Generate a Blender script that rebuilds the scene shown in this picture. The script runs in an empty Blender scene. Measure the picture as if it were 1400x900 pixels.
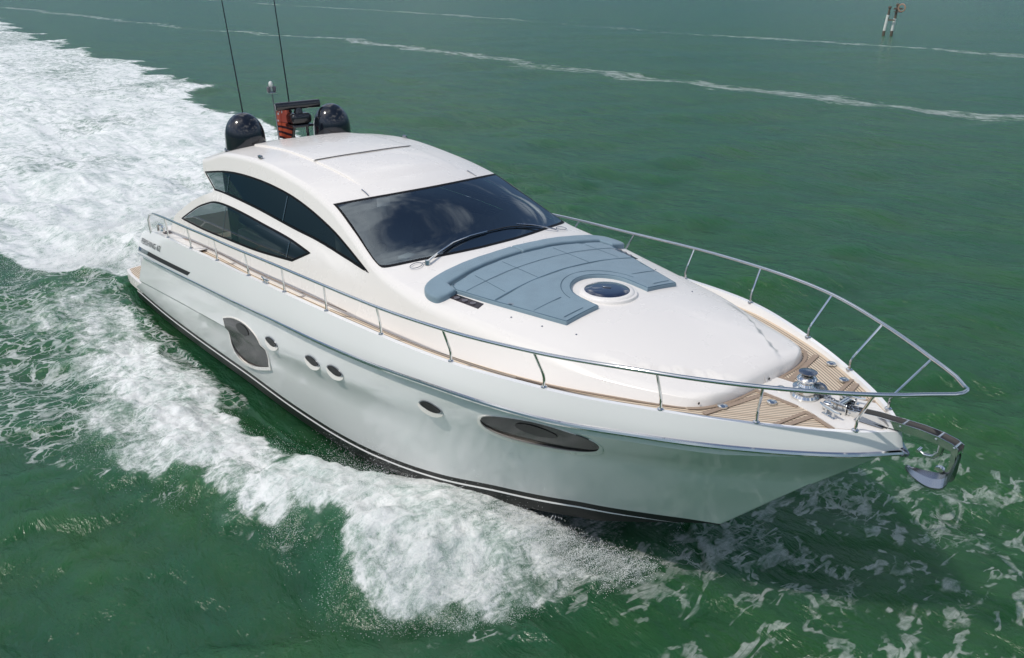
import bpy, bmesh, math, random
import numpy as np
from mathutils import Vector, Matrix
from mathutils.geometry import delaunay_2d_cdt
random.seed(7); rng = np.random.default_rng(11)
SC = bpy.context.scene
COL = SC.collection
# ---------------------------------------------------------------- camera
cam_data = bpy.data.cameras.new('camera'); cam = bpy.data.objects.new('camera', cam_data); COL.objects.link(cam)
yaw, pitch = 2.42503, -0.40262
fw = Vector((math.cos(pitch)*math.cos(yaw), math.cos(pitch)*math.sin(yaw), math.sin(pitch)))
rt = fw.cross(Vector((0, 0, 1))).normalized(); upv = rt.cross(fw)
M_ = Matrix((rt, upv, -fw)).transposed().to_4x4(); M_.translation = (2.6343, -7.0372, 6.5513)
cam.matrix_world = M_
cam_data.sensor_fit = 'HORIZONTAL'; cam_data.sensor_width = 36; cam_data.lens = 36*1135/1400
cam_data.clip_start = .1; cam_data.clip_end = 20000
SC.camera = cam
# ---------------------------------------------------------------- sky, sun, exposure
SUN_AZ, SUN_EL = math.radians(-102), math.radians(54)
sdir = Vector((math.cos(SUN_EL)*math.cos(SUN_AZ), math.cos(SUN_EL)*math.sin(SUN_AZ), math.sin(SUN_EL)))
world = bpy.data.worlds.new('World'); SC.world = world; world.use_nodes = True
nt = world.node_tree; nt.nodes.clear()
def N(nt, t, **k):
    n = nt.nodes.new(t)
    for a, b in k.items():
        if a in n.inputs.keys(): n.inputs[a].default_value = b
        else: setattr(n, a, b)
    return n
def mth(nt, op, a, b=None, c=None, clamp=False):
    n = nt.nodes.new('ShaderNodeMath'); n.operation = op; n.use_clamp = clamp
    for i, v in enumerate((a, b, c)):
        if v is None: continue
        if isinstance(v, (int, float)): n.inputs[i].default_value = v
        else: nt.links.new(v, n.inputs[i])
    return n.outputs[0]
def mrange(nt, v, a, b, c=0., d=1., smooth=True):
    n = nt.nodes.new('ShaderNodeMapRange'); n.interpolation_type = 'SMOOTHSTEP' if smooth else 'LINEAR'
    nt.links.new(v, n.inputs[0])
    for i, q in enumerate((a, b, c, d)):
        if isinstance(q, (int, float)): n.inputs[i+1].default_value = q
        else: nt.links.new(q, n.inputs[i+1])
    return n.outputs[0]
def mixc(nt, f, a, b):
    n = nt.nodes.new('ShaderNodeMix'); n.data_type = 'RGBA'
    for s, v in ((n.inputs[0], f), (n.inputs[6], a), (n.inputs[7], b)):
        if isinstance(v, (int, float)): s.default_value = v
        elif isinstance(v, tuple): s.default_value = (*v, 1)
        else: nt.links.new(v, s)
    return n.outputs[2]
sky = N(nt, 'ShaderNodeTexSky'); sky.sky_type = 'NISHITA'; sky.sun_disc = False
sky.sun_elevation = SUN_EL; sky.sun_rotation = math.atan2(sdir.x, sdir.y); sky.altitude = 0; sky.air_density = 1.0; sky.dust_density = 1.0; sky.ozone_density = 1.5
tc = N(nt, 'ShaderNodeTexCoord'); sep = N(nt, 'ShaderNodeSeparateXYZ'); nt.links.new(tc.outputs['Generated'], sep.inputs[0])
zc_ = mth(nt, 'MAXIMUM', sep.outputs[2], .06)
cx = mth(nt, 'DIVIDE', sep.outputs[0], zc_); cy = mth(nt, 'DIVIDE', sep.outputs[1], zc_)
cmb = N(nt, 'ShaderNodeCombineXYZ'); nt.links.new(cx, cmb.inputs[0]); nt.links.new(cy, cmb.inputs[1])
cn = N(nt, 'ShaderNodeTexNoise', Scale=1.5, Detail=7.0, Roughness=.58, Distortion=.4); nt.links.new(cmb.outputs[0], cn.inputs['Vector'])
cf = mrange(nt, cn.outputs[0], .49, .66)
cf = mth(nt, 'MULTIPLY', cf, mrange(nt, sep.outputs[2], .03, .2))
ccol = mixc(nt, cf, sky.outputs[0], (12.0, 12.2, 12.5))
# added darkening of the low sky, unseen, to dull its reflection in the sea
bn = N(nt, 'ShaderNodeTexNoise', Scale=2.2, Detail=5.0); nt.links.new(tc.outputs['Generated'], bn.inputs['Vector'])
horizon_dim = mrange(nt, mth(nt, 'ADD', sep.outputs[2], mth(nt, 'MULTIPLY', bn.outputs[0], .16)), .10, .46, .93, 0.)
ccol = mixc(nt, horizon_dim, ccol, (.38, 1.08, 1.65))
bg = N(nt, 'ShaderNodeBackground', Strength=.15); nt.links.new(ccol, bg.inputs[0])
wo = N(nt, 'ShaderNodeOutputWorld'); nt.links.new(bg.outputs[0], wo.inputs[0])
sl = bpy.data.lights.new('sun', 'SUN'); sl.energy = 3.0; sl.angle = math.radians(.55); sl.color = (1, .945, .86)
so = bpy.data.objects.new('sun', sl); COL.objects.link(so); so.rotation_euler = (-sdir).to_track_quat('-Z', 'Y').to_euler(); so.location = sdir*60
SC.view_settings.view_transform = 'Standard'; SC.view_settings.look = 'None'; SC.view_settings.gamma = 1; SC.view_settings.use_curve_mapping = False
SC.view_settings.exposure = -0.34
SC.render.engine = 'CYCLES'; SC.cycles.max_bounces = 8; SC.cycles.transparent_max_bounces = 12; SC.cycles.caustics_reflective = False; SC.cycles.caustics_refractive = False
SC.cycles.sample_clamp_indirect = 6
def pch(T, x):
    """monotone cubic interpolation through a table of (x, v), any order"""
    T = np.array(sorted(T), float); X = T[:, 0]; Y = T[:, 1]
    h = np.diff(X); d = np.diff(Y) / h
    m = np.zeros(len(X)); m[0] = d[0]; m[-1] = d[-1]
    for i in range(1, len(X) - 1):
        if d[i-1] * d[i] > 0:
            w1 = 2*h[i] + h[i-1]; w2 = h[i] + 2*h[i-1]
            m[i] = (w1 + w2) / (w1/d[i-1] + w2/d[i])
    x = np.clip(np.asarray(x, float), X[0], X[-1])
    k = np.clip(np.searchsorted(X, x) - 1, 0, len(h) - 1)
    t = (x - X[k]) / h[k]
    return ((1+2*t)*(1-t)**2*Y[k] + t*(1-t)**2*h[k]*m[k] + t*t*(3-2*t)*Y[k+1] + t*t*(t-1)*h[k]*m[k+1])
def sst(a, b, x):
    t = np.clip((np.asarray(x, float) - a) / (b - a), 0, 1); return t*t*(3-2*t)
# ---- plan and height curves of the hull (x forward, bow tip at x = 0) ----
Y_RAIL = [(.45, 0), (.3, .2), (-.1, .56), (-.83, 1.09), (-1.64, 1.54), (-2.84, 1.96), (-4.06, 2.19), (-5.25, 2.28), (-7, 2.32), (-9, 2.32), (-11, 2.24), (-13, 2.15), (-15, 2.05)]
Z_RAIL = [(.5, 3.31), (-.1, 3.25), (-.83, 3.22), (-1.65, 3.2), (-2.86, 3.12), (-4.07, 3.04), (-5.25, 2.97), (-6.44, 2.92), (-7.6, 2.86), (-8.8, 2.79), (-10, 2.71), (-11.3, 2.6), (-12.55, 2.5), (-13.3, 2.42), (-13.8, 2.3)]
Y_CAP = [(-.02, .03), (-.3, .36), (-.99, .90), (-1.74, 1.36), (-2.85, 1.86), (-4.06, 2.11), (-5.25, 2.22), (-7, 2.27), (-9, 2.27), (-11, 2.20), (-13, 2.11), (-14.7, 2.0)]
Z_CAP = [(0, 2.72), (-.99, 2.71), (-1.75, 2.70), (-2.86, 2.68), (-4.1, 2.61), (-5.35, 2.56), (-6.6, 2.50), (-7.8, 2.43), (-9, 2.36), (-10.2, 2.28), (-11.5, 2.17), (-12.8, 2.06), (-13.6, 1.97), (-14.2, 1.85), (-14.7, 1.68)]
Y_RUB = [(.03, .02), (-.25, .36), (-.99, .94), (-1.74, 1.41), (-2.85, 1.91), (-4.06, 2.18), (-5.25, 2.3), (-7, 2.36), (-9, 2.36), (-11, 2.30), (-13, 2.22), (-14.7, 2.12)]
Z_RUB = [(.03, 2.53), (-.27, 2.51), (-1.1, 2.46), (-1.9, 2.43), (-2.7, 2.38), (-4.1, 2.31), (-5.67, 2.17), (-6.76, 2.08), (-8.9, 1.91), (-11.4, 1.66), (-14.7, 1.31)]
Y_D = [(-.75, .01), (-1.2, .42), (-2, 1.0), (-3, 1.55), (-4.35, 2.0), (-5, 2.1), (-6, 2.18), (-7, 2.23), (-9, 2.25), (-11, 2.20), (-13, 2.13), (-14.7, 2.05), (-15.4, 2.02)]
Z_D = [(-.75, 1.78), (-2, 1.77), (-3, 1.74), (-4.35, 1.67), (-5, 1.6), (-6, 1.5), (-7.1, 1.4), (-8.5, 1.25), (-10.1, 1.08), (-12.6, .82), (-14.7, .56), (-15.4, .47)]
Y_E = [(-1.77, .005), (-2.3, .4), (-3, .85), (-4, 1.3), (-5.25, 1.66), (-7, 1.92), (-9, 2.02), (-11, 2.03), (-13, 2.0), (-14.7, 1.95), (-16.1, 1.92)]
Z_E = [(-1.77, .72), (-2.15, .74), (-3.06, .73), (-3.5, .69), (-4.2, .62), (-5, .49), (-5.7, .40), (-6.65, .33), (-7.5, .30), (-8.5, .30), (-9.65, .30), (-11, .27), (-12.7, .20), (-14.7, .14), (-16.1, .16)]
Z_K = [(-1.77, .70), (-2.3, .5), (-3, .25), (-4, 0), (-6, -.35), (-9, -.6), (-16.1, -.60)]
def hull_y(x, z):
    """half breadth of the topsides at station x and height z"""
    zr = pch(Z_RUB, x) - .05; zd = pch(Z_D, x); ze = pch(Z_E, x); yr = pch(Y_RUB, x) - .035; yd = pch(Y_D, x); ye = pch(Y_E, x)
    zc = pch(Z_CAP, x); yc = pch(Y_CAP, x)
    up = yr + .035 + (yc - yr - .035) * (z - zr - .05) / (zc - zr - .05)
    a = yd + (yr - yd) * (z - zd) / (zr - zd); b = ye + (yd - ye) * (z - ze) / (zd - ze)
    return np.where(z > zr + .05, up, np.where(z > zd, a, b))
# ---- superstructure sections ----
Y_B = [(-1.42, .02), (-1.43, .42), (-1.46, .66), (-1.5, .80), (-1.56, .92), (-1.65, 1.02), (-1.8, 1.11), (-2.25, 1.31), (-3.1, 1.63), (-4.42, 1.885), (-5.1, 1.96), (-6.4, 2.005), (-7.6, 2.03), (-9, 2.03), (-10.8, 1.97), (-13.6, 1.83)]
Z_B = [(-1.42, 2.6), (-1.65, 2.6), (-2.25, 2.57), (-3.1, 2.51), (-4.42, 2.38), (-5.1, 2.31), (-6.4, 2.25), (-7.6, 2.21), (-9, 2.14), (-10.8, 2.02), (-13.6, 1.74)]
Y_S = [(-1.42, .01), (-1.43, .38), (-1.46, .60), (-1.5, .73), (-1.56, .84), (-1.65, .92), (-1.8, 1.0), (-2.3, 1.19), (-2.75, 1.34), (-3.7, 1.53), (-4.4, 1.65), (-5.2, 1.75), (-6.13, 1.71), (-6.9, 1.61), (-7.57, 1.53), (-8.5, 1.48), (-9.9, 1.46), (-11.1, 1.46), (-12, 1.5), (-13.6, 1.5)]
Z_S = [(-1.42, 2.605), (-1.44, 2.69), (-1.48, 2.755), (-1.56, 2.785), (-1.7, 2.80), (-2.3, 2.815), (-2.75, 2.83), (-3.7, 2.87), (-4.4, 2.91), (-5.2, 2.97), (-6.0, 3.05), (-6.9, 3.36), (-7.57, 3.60), (-8.5, 3.76), (-9.9, 3.86), (-11.1, 3.79), (-12, 3.56), (-12.3, 3.5), (-13.6, 3.3)]
Z_C = [(-1.42, 2.606), (-1.44, 2.70), (-1.48, 2.78), (-1.56, 2.82), (-1.7, 2.85), (-2.0, 2.885), (-2.5, 2.94), (-3.67, 3.035), (-4.5, 3.09), (-5.2, 3.12), (-5.6, 3.135), (-5.75, 3.16), (-7.25, 3.69), (-7.5, 3.755), (-8, 3.84), (-9.09, 3.93), (-10, 3.95), (-11, 3.89), (-12.2, 3.70), (-13.6, 3.4)]
Z_BAND = [(-5.6, 2.86), (-6.36, 2.97), (-7.67, 3.07), (-8.49, 3.09), (-9.71, 3.14), (-10.83, 3.15), (-11.37, 3.13), (-13.6, 3.1)]
P_PANEL = [(-1.5, .36), (-1.65, .46), (-1.92, .66), (-2.57, 1.12), (-3.3, 1.3)]
def side_pt(x, f):
    """f in 0..1 from the deck to the shoulder"""
    yb = pch(Y_B, x); zb = pch(Z_B, x); ys = pch(Y_S, x); zs = pch(Z_S, x)
    z = zb + (zs - zb) * f; y = yb + (ys - yb) * f
    zn = pch(Z_BAND, x)
    on = sst(-6.1, -7.2, x)
    y = y + on * (.045 * sst(zn + .05, zn - .16, z))
    return y, z
def side_y(x, z):
    zb = pch(Z_B, x); zs = pch(Z_S, x)
    return side_pt(x, (z - zb) / (zs - zb))[0]
def top_z(x, y):
    zc = pch(Z_C, x); zs = pch(Z_S, x); ys = pch(Y_S, x)
    r = np.clip(np.abs(y) / np.maximum(ys, .02), 0, 1.2)
    z = zc + (zs - zc) * r ** 2.2
    p = pch(P_PANEL, x); amp = .05 * sst(-1.45, -1.8, x) * sst(-3.2, -2.3, x)
    return z - amp * sst(p - .01, p + .05, np.abs(y))
FR = .09
def shell(x, s):
    """superstructure surface: s 0..1 side, 1..1.3 rounded shoulder, 1.3..2.3 top to the centre line; 2.3..4.6 mirrored"""
    x = np.asarray(x, float); s = np.asarray(s, float)
    m = np.where(s > 2.3, 1.0, -1.0); s = np.where(s > 2.3, 4.6 - s, s)
    ys = pch(Y_S, x); zs = pch(Z_S, x); zb = pch(Z_B, x)
    hgt = np.maximum(zs - zb, .001)
    fr = np.minimum(np.minimum(np.interp(x, [-6.3, -5.2, -3, -1.42], [.07, .11, .10, .065]), hgt * .45), ys * .4)
    fa = 1 - fr / hgt
    ya, za = side_pt(x, np.clip(s, 0, 1) * fa)
    y1 = ys - fr; z1 = top_z(x, y1)
    t = np.clip((s - 1) / .3, 0, 1)
    yA, zA = side_pt(x, fa)
    # control point: the unrounded corner
    yf = (1-t)**2*yA + 2*t*(1-t)*ys + t*t*y1; zf = (1-t)**2*zA + 2*t*(1-t)*np.maximum(top_z(x, ys), zA + .2*(z1-zA)) + t*t*z1
    yt = y1 * np.clip(2.3 - s, 0, 1); zt = top_z(x, yt)
    y = np.where(s <= 1, ya, np.where(s <= 1.3, yf, yt)); z = np.where(s <= 1, za, np.where(s <= 1.3, zf, zt))
    return np.stack([x, m * y, z], -1)
def side_s(x, z):
    zs = pch(Z_S, x); zb = pch(Z_B, x); ys = pch(Y_S, x); hgt = np.maximum(zs - zb, .001)
    fr = np.minimum(np.minimum(np.interp(x, [-6.3, -5.2, -3, -1.42], [.07, .11, .10, .065]), hgt * .45), ys * .4)
    return (z - zb) / (hgt - fr)
# ---------------------------------------------------------------- materials
def mat(name, col, rough=.4, metal=0., coat=0., spec=.5, bump=None, var=None, sheen=0.):
    m = bpy.data.materials.new(name); m.use_nodes = True; t = m.node_tree; p = t.nodes['Principled BSDF']
    p.inputs['Base Color'].default_value = (*col, 1); p.inputs['Roughness'].default_value = rough; p.inputs['Metallic'].default_value = metal
    p.inputs['Coat Weight'].default_value = coat; p.inputs['Coat Roughness'].default_value = .03; p.inputs['Specular IOR Level'].default_value = spec
    if sheen: p.inputs['Sheen Weight'].default_value = sheen
    g = N(t, 'ShaderNodeTexCoord')
    if var:                                   # (scale, amount): gentle uneven dirt and wear
        n = N(t, 'ShaderNodeTexNoise', Scale=var[0], Detail=5.0, Roughness=.6); t.links.new(g.outputs['Object'], n.inputs['Vector'])
        f = mrange(t, n.outputs[0], .3, .75, 0., var[1])
        c = mixc(t, f, tuple(col), tuple(x*.55 for x in col)); t.links.new(c, p.inputs['Base Color'])
        r = mrange(t, n.outputs[0], .2, .8, max(rough-.06, .02), rough+.08); t.links.new(r, p.inputs['Roughness'])
    if bump:                                  # (scale, distance)
        n = N(t, 'ShaderNodeTexNoise', Scale=bump[0], Detail=4.0); t.links.new(g.outputs['Object'], n.inputs['Vector'])
        b = N(t, 'ShaderNodeBump', Distance=bump[1]); t.links.new(n.outputs[0], b.inputs['Height']); t.links.new(b.outputs[0], p.inputs['Normal'])
    return m
gel = mat('white_gelcoat', (.84, .80, .75), .27, coat=.2, var=(1.1, .018))
hullm = mat('hull_gelcoat', (.87, .865, .85), .17, coat=.5, var=(.8, .05), bump=(.9, .0012))
steel = mat('stainless_steel', (.72, .72, .70), .10, 1.0)
steel_d = mat('dull_steel', (.33, .35, .38), .22, 1.0)
black = mat('black_paint', (.012, .013, .016), .22, coat=.6)
domem = mat('dome_paint', (.006, .008, .013), .12, coat=.55)
anti = mat('antifouling', (.014, .015, .015), .35, var=(3, .4))
rubber = mat('black_rubber', (.015, .015, .016), .6)
cushm = mat('cushion_fabric', (.20, .292, .352), .66, bump=(260, .003), var=(2.6, .26), sheen=.25)
seamm = mat('cushion_seam', (.085, .15, .20), .8)
cabin_m = mat('cabin_leather', (.22, .21, .20), .5)
seat_m = mat('seat_leather', (.62, .61, .58), .45)
darkint = mat('dark_interior', (.06, .06, .065), .7)
greydeck = mat('grey_teak', (.20, .155, .13), .6, var=(9, .3))
ventm = mat('panel_plastic', (.03, .024, .03), .35)
capm = mat('plastic_disc', (.16, .15, .17), .3)
tealring = mat('chrome_ring', (.6, .62, .62), .12, 1.0)
whitepaint = mat('white_stripe', (.78, .78, .77), .3)
lettm = mat('letter_vinyl', (.04, .045, .05), .3)
hatchglass = mat('hatch_glass', (.012, .02, .05), .05, coat=1.0)
bandm = mat('king_plank', (.36, .27, .20), .55, var=(14, .25))
fritm = mat('ceramic_border', (.006, .006, .007), .5, spec=.15)
smoked = mat('smoked_glass', (.008, .008, .009), .3, spec=.2)
hullglass = mat('hull_window_glass', (.034, .030, .032), .16, spec=.35, var=(5, .4))
wood = mat('weathered_timber', (.13, .11, .085), .8, var=(6, .4))
signm = mat('sign_board', (.10, .07, .06), .6)
roundm = mat('sign_ring', (.35, .22, .16), .6)
whitep = mat('white_lamp_sunlit_pile', (.72, .73, .70), .55)  # white of the anchor light, also painted on the marker piles as sunlight
def glass(name, tint, refl=.06):
    m = bpy.data.materials.new(name); m.use_nodes = True; t = m.node_tree; t.nodes.clear()
    tr = N(t, 'ShaderNodeBsdfTransparent', Color=(*tint, 1)); gl = N(t, 'ShaderNodeBsdfGlossy', Roughness=.015, Color=(.82, .93, 1, 1))
    fr = N(t, 'ShaderNodeFresnel', IOR=1.62); f = mth(t, 'ADD', fr.outputs[0], refl, clamp=True)
    mx = N(t, 'ShaderNodeMixShader'); t.links.new(f, mx.inputs[0]); t.links.new(tr.outputs[0], mx.inputs[1]); t.links.new(gl.outputs[0], mx.inputs[2])
    o = N(t, 'ShaderNodeOutputMaterial'); t.links.new(mx.outputs[0], o.inputs[0]); return m
winglass = glass('tinted_windscreen_glass', (.46, .55, .60), .085)
sideglass = glass('dark_side_glass', (.26, .30, .30), .04)
def teak():
    m = bpy.data.materials.new('teak_planks'); m.use_nodes = True; t = m.node_tree; p = t.nodes['Principled BSDF']
    a = N(t, 'ShaderNodeAttribute', attribute_name='plank'); v = mth(t, 'DIVIDE', a.outputs['Fac'], .043)
    fr = mth(t, 'FRACT', v); d = mth(t, 'ABSOLUTE', mth(t, 'SUBTRACT', fr, .5)); line = mrange(t, d, .36, .41)
    idx = mth(t, 'FLOOR', v); wn = N(t, 'ShaderNodeTexWhiteNoise', noise_dimensions='1D'); t.links.new(idx, wn.inputs['W'])
    g = N(t, 'ShaderNodeTexCoord'); mp = N(t, 'ShaderNodeMapping'); mp.inputs['Scale'].default_value = (3, 40, 1); t.links.new(g.outputs['Object'], mp.inputs[0])
    n = N(t, 'ShaderNodeTexNoise', Scale=1.5, Detail=5.0); t.links.new(mp.outputs[0], n.inputs['Vector'])
    f = mth(t, 'ADD', mth(t, 'MULTIPLY', wn.outputs[0], .5), mth(t, 'MULTIPLY', n.outputs[0], .5))
    c = mixc(t, f, (.57, .45, .325), (.72, .60, .46)); c = mixc(t, line, c, (.035, .025, .02)); t.links.new(c, p.inputs['Base Color'])
    p.inputs['Roughness'].default_value = .65; return m
teakm = teak()
def flagmat():
    m = bpy.data.materials.new('flag_cloth'); m.use_nodes = True; t = m.node_tree; p = t.nodes['Principled BSDF']
    u = N(t, 'ShaderNodeUVMap'); s = N(t, 'ShaderNodeSeparateXYZ'); t.links.new(u.outputs[0], s.inputs[0])
    st = mth(t, 'LESS_THAN', mth(t, 'FRACT', mth(t, 'MULTIPLY', s.outputs[1], 5.5)), .42)
    c = mixc(t, st, (.78, .15, .07), (.05, .02, .03))
    canton = mth(t, 'MULTIPLY', mth(t, 'GREATER_THAN', s.outputs[1], .56), mth(t, 'LESS_THAN', s.outputs[0], .6))
    vo = N(t, 'ShaderNodeTexVoronoi', Scale=7.0); t.links.new(u.outputs[0], vo.inputs['Vector'])
    cc = mixc(t, mth(t, 'LESS_THAN', vo.outputs[0], .33), (.70, .16, .11), (.85, .82, .82)); c = mixc(t, canton, c, cc)
    t.links.new(c, p.inputs['Base Color']); p.inputs['Roughness'].default_value = .8; return m
# ---------------------------------------------------------------- mesh helpers
ORG = {}
def root(name, loc, label, cat, group=None):
    o = bpy.data.objects.new(name, None); COL.objects.link(o); o.location = loc; o.empty_display_size = .3
    o['label'] = label; o['category'] = cat
    if group: o['group'] = group
    ORG[o] = np.array(loc, float); return o
class MB:
    def __init__(s): s.v = []; s.f = []
    def add(s, v, f):
        b = len(s.v); s.v += [tuple(map(float, q)) for q in v]; s.f += [tuple(b+i for i in g) for g in f]; return s
    def grid(s, P, closed_u=False, closed_v=False):
        n, m = len(P), len(P[0]); F = []
        for i in range(n - (0 if closed_u else 1)):
            for j in range(m - (0 if closed_v else 1)):
                F.append((i*m+j, i*m+(j+1) % m, ((i+1) % n)*m+(j+1) % m, ((i+1) % n)*m+j))
        return s.add([q for r in P for q in r], F)
    def tube(s, pts, r, n=10, cap=True, closed=False):
        P = [Vector(p) for p in pts]; rr = r if isinstance(r, (list, tuple)) else [r]*len(P); R = []
        up = None
        for i, p in enumerate(P):
            a = P[i-1] if (i > 0 or closed) else P[i]; b = P[(i+1) % len(P)] if (i < len(P)-1 or closed) else P[i]
            t = (b-a).normalized()
            if up is None: up = t.orthogonal().normalized()
            up = (up - t*up.dot(t)).normalized(); w = t.cross(up)
            R.append([p + (up*math.cos(2*math.pi*k/n) + w*math.sin(2*math.pi*k/n))*rr[i] for k in range(n)])
        b = len(s.v); s.grid(R, closed, True)
        if cap and not closed:
            s.f.append(tuple(b+k for k in range(n))[::-1]); s.f.append(tuple(b+(len(P)-1)*n+k for k in range(n)))
        return s
    def box(s, c, size, rz=0, bev=0, ax=None):
        c = Vector(c); h = Vector(size)/2
        X, Y, Z = (Vector(q) for q in ax) if ax else (Vector((math.cos(rz), math.sin(rz), 0)), Vector((-math.sin(rz), math.cos(rz), 0)), Vector((0, 0, 1)))
        bm = bmesh.new(); bmesh.ops.create_cube(bm, size=1)
        for v in bm.verts: v.co = Vector((v.co.x*h.x*2, v.co.y*h.y*2, v.co.z*h.z*2))
        if bev: bmesh.ops.bevel(bm, geom=bm.edges[:], offset=bev, segments=3, profile=.5, affect='EDGES')
        bm.verts.index_update()
        s.add([c + X*v.co.x + Y*v.co.y + Z*v.co.z for v in bm.verts], [tuple(v.index for v in f.verts) for f in bm.faces]); bm.free(); return s
    def lathe(s, prof, c, n=32, ax=((1, 0, 0), (0, 1, 0), (0, 0, 1)), sx=1., sy=1.):
        X, Y, Z = (Vector(q) for q in ax); c = Vector(c)
        R = [[c + X*(r*sx*math.cos(2*math.pi*k/n)) + Y*(r*sy*math.sin(2*math.pi*k/n)) + Z*z for k in range(n)] for r, z in prof]
        return s.grid(R, False, True)
    def build(s, name, m, parent=None, smooth=True, label=None, angle=40, at=None):
        o = ORG.get(parent); off = o if o is not None else np.array(at if at is not None else (0, 0, 0), float)
        me = bpy.data.meshes.new(name); V = np.array(s.v, float).reshape(-1, 3) - off
        me.from_pydata(V.tolist(), [], s.f); me.materials.append(m); me.update()
        bm = bmesh.new(); bm.from_mesh(me); bmesh.ops.remove_doubles(bm, verts=bm.verts, dist=1e-5); bmesh.ops.recalc_face_normals(bm, faces=bm.faces); bm.to_mesh(me); bm.free()
        if smooth: me.shade_smooth(); me.set_sharp_from_angle(angle=math.radians(angle))
        ob = bpy.data.objects.new(name, me); COL.objects.link(ob); ORG[ob] = off
        if parent is not None: ob.parent = parent
        else: ob.location = off.tolist()
        if label: ob['label'] = label
        return ob
def tag(o, label, cat, group=None):
    o['label'] = label; o['category'] = cat
    if group: o['group'] = group
    return o
def inpoly(P, poly):
    poly = np.asarray(poly, float); x, y = P[:, 0], P[:, 1]; r = np.zeros(len(P), bool); j = len(poly)-1
    for i in range(len(poly)):
        a, b = poly[i], poly[j]
        c = ((a[1] > y) != (b[1] > y)); d = (b[0]-a[0])*(y-a[1])/((b[1]-a[1]) if b[1] != a[1] else 1e-12)+a[0]
        r ^= c & (x < d); j = i
    return r
def resample(poly, d, closed=True):
    P = [np.array(p, float) for p in poly]; out = []
    for i in range(len(P) - (0 if closed else 1)):
        a, b = P[i], P[(i+1) % len(P)]; n = max(1, int(math.ceil(np.linalg.norm(b-a)/d)))
        out += [a+(b-a)*k/n for k in range(n)]
    if not closed: out.append(P[-1])
    return np.array(out)
def smooth_poly(pts, n=8, closed=True, corners=()):
    """Catmull-Rom through pts; points listed in corners stay sharp"""
    P = [np.array(p, float) for p in pts]; m = len(P); out = []
    for i in range(m if closed else m-1):
        p1, p2 = P[i], P[(i+1) % m]
        p0 = P[(i-1) % m] if (closed or i > 0) else p1; p3 = P[(i+2) % m] if (closed or i+2 < m) else p2
        if i in corners: p0 = p1
        if (i+1) % m in corners: p3 = p2
        for k in range(n):
            t = k/n
            out.append(.5*((2*p1)+(-p0+p2)*t+(2*p0-5*p1+4*p2-p3)*t*t+(-p0+3*p1-3*p2+p3)*t**3))
    if not closed: out.append(P[-1])
    return np.array(out)
def offset_poly(poly, d):
    P = np.asarray(poly, float); A = .5*np.sum(P[:, 0]*np.roll(P[:, 1], -1)-np.roll(P[:, 0], -1)*P[:, 1]); sg = 1 if A > 0 else -1
    e1 = P-np.roll(P, 1, 0); e2 = np.roll(P, -1, 0)-P
    e1 /= np.linalg.norm(e1, axis=1)[:, None]+1e-12; e2 /= np.linalg.norm(e2, axis=1)[:, None]+1e-12
    n = np.stack([-(e1+e2)[:, 1], (e1+e2)[:, 0]], 1); n /= np.linalg.norm(n, axis=1)[:, None]+1e-12
    c = np.clip(np.sum(n*np.stack([-e1[:, 1], e1[:, 0]], 1), 1), .5, 1)
    return P+sg*n*(d/c)[:, None]             # positive d moves inwards
def cdt(outline, grid_pts=None, holes=()):
    V = [Vector(p) for p in outline]; E = [(i, (i+1) % len(outline)) for i in range(len(outline))]
    for h in holes:
        b = len(V); V += [Vector(p) for p in h]; E += [(b+i, b+(i+1) % len(h)) for i in range(len(h))]
    if grid_pts is not None and len(grid_pts):
        k = inpoly(grid_pts, outline)
        for h in holes: k &= ~inpoly(grid_pts, h)
        V += [Vector(p) for p in grid_pts[k]]
    vv, ee, ff, *_ = delaunay_2d_cdt(V, E, [], 0, 1e-6)
    vv = np.array([tuple(v) for v in vv]); ff = np.array([f for f in ff if len(f) == 3])
    cen = vv[ff].mean(1); k = inpoly(cen, outline)
    for h in holes: k &= ~inpoly(cen, h)
    return vv, ff[k]
def mesh_surface(name, uv, faces, fun, m, parent, label=None):
    """mesh over parameter points with normals taken from the surface itself"""
    u, v = uv[:, 0], uv[:, 1]; e = 2e-3
    P = fun(u, v); du = fun(u+e, v)-fun(u-e, v); dv = fun(u, v+e)-fun(u, v-e)
    n = np.cross(du, dv); ln = np.linalg.norm(n, axis=1); bad = ln < 1e-12; n[bad] = (0, 0, 1); ln[bad] = 1; n /= ln[:, None]
    off = ORG[parent]; me = bpy.data.meshes.new(name)
    F = faces.copy(); fn = np.cross(P[F[:, 1]]-P[F[:, 0]], P[F[:, 2]]-P[F[:, 0]]); flip = np.sum(fn*n[F].mean(1), 1) < 0
    F[flip] = F[flip][:, ::-1]
    me.from_pydata((P-off).tolist(), [], F.tolist()); me.materials.append(m); me.shade_smooth(); me.update()
    me.normals_split_custom_set_from_vertices(n.tolist())
    ob = bpy.data.objects.new(name, me); COL.objects.link(ob); ob.parent = parent; ORG[ob] = off
    if label: ob['label'] = label
    return ob
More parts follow.
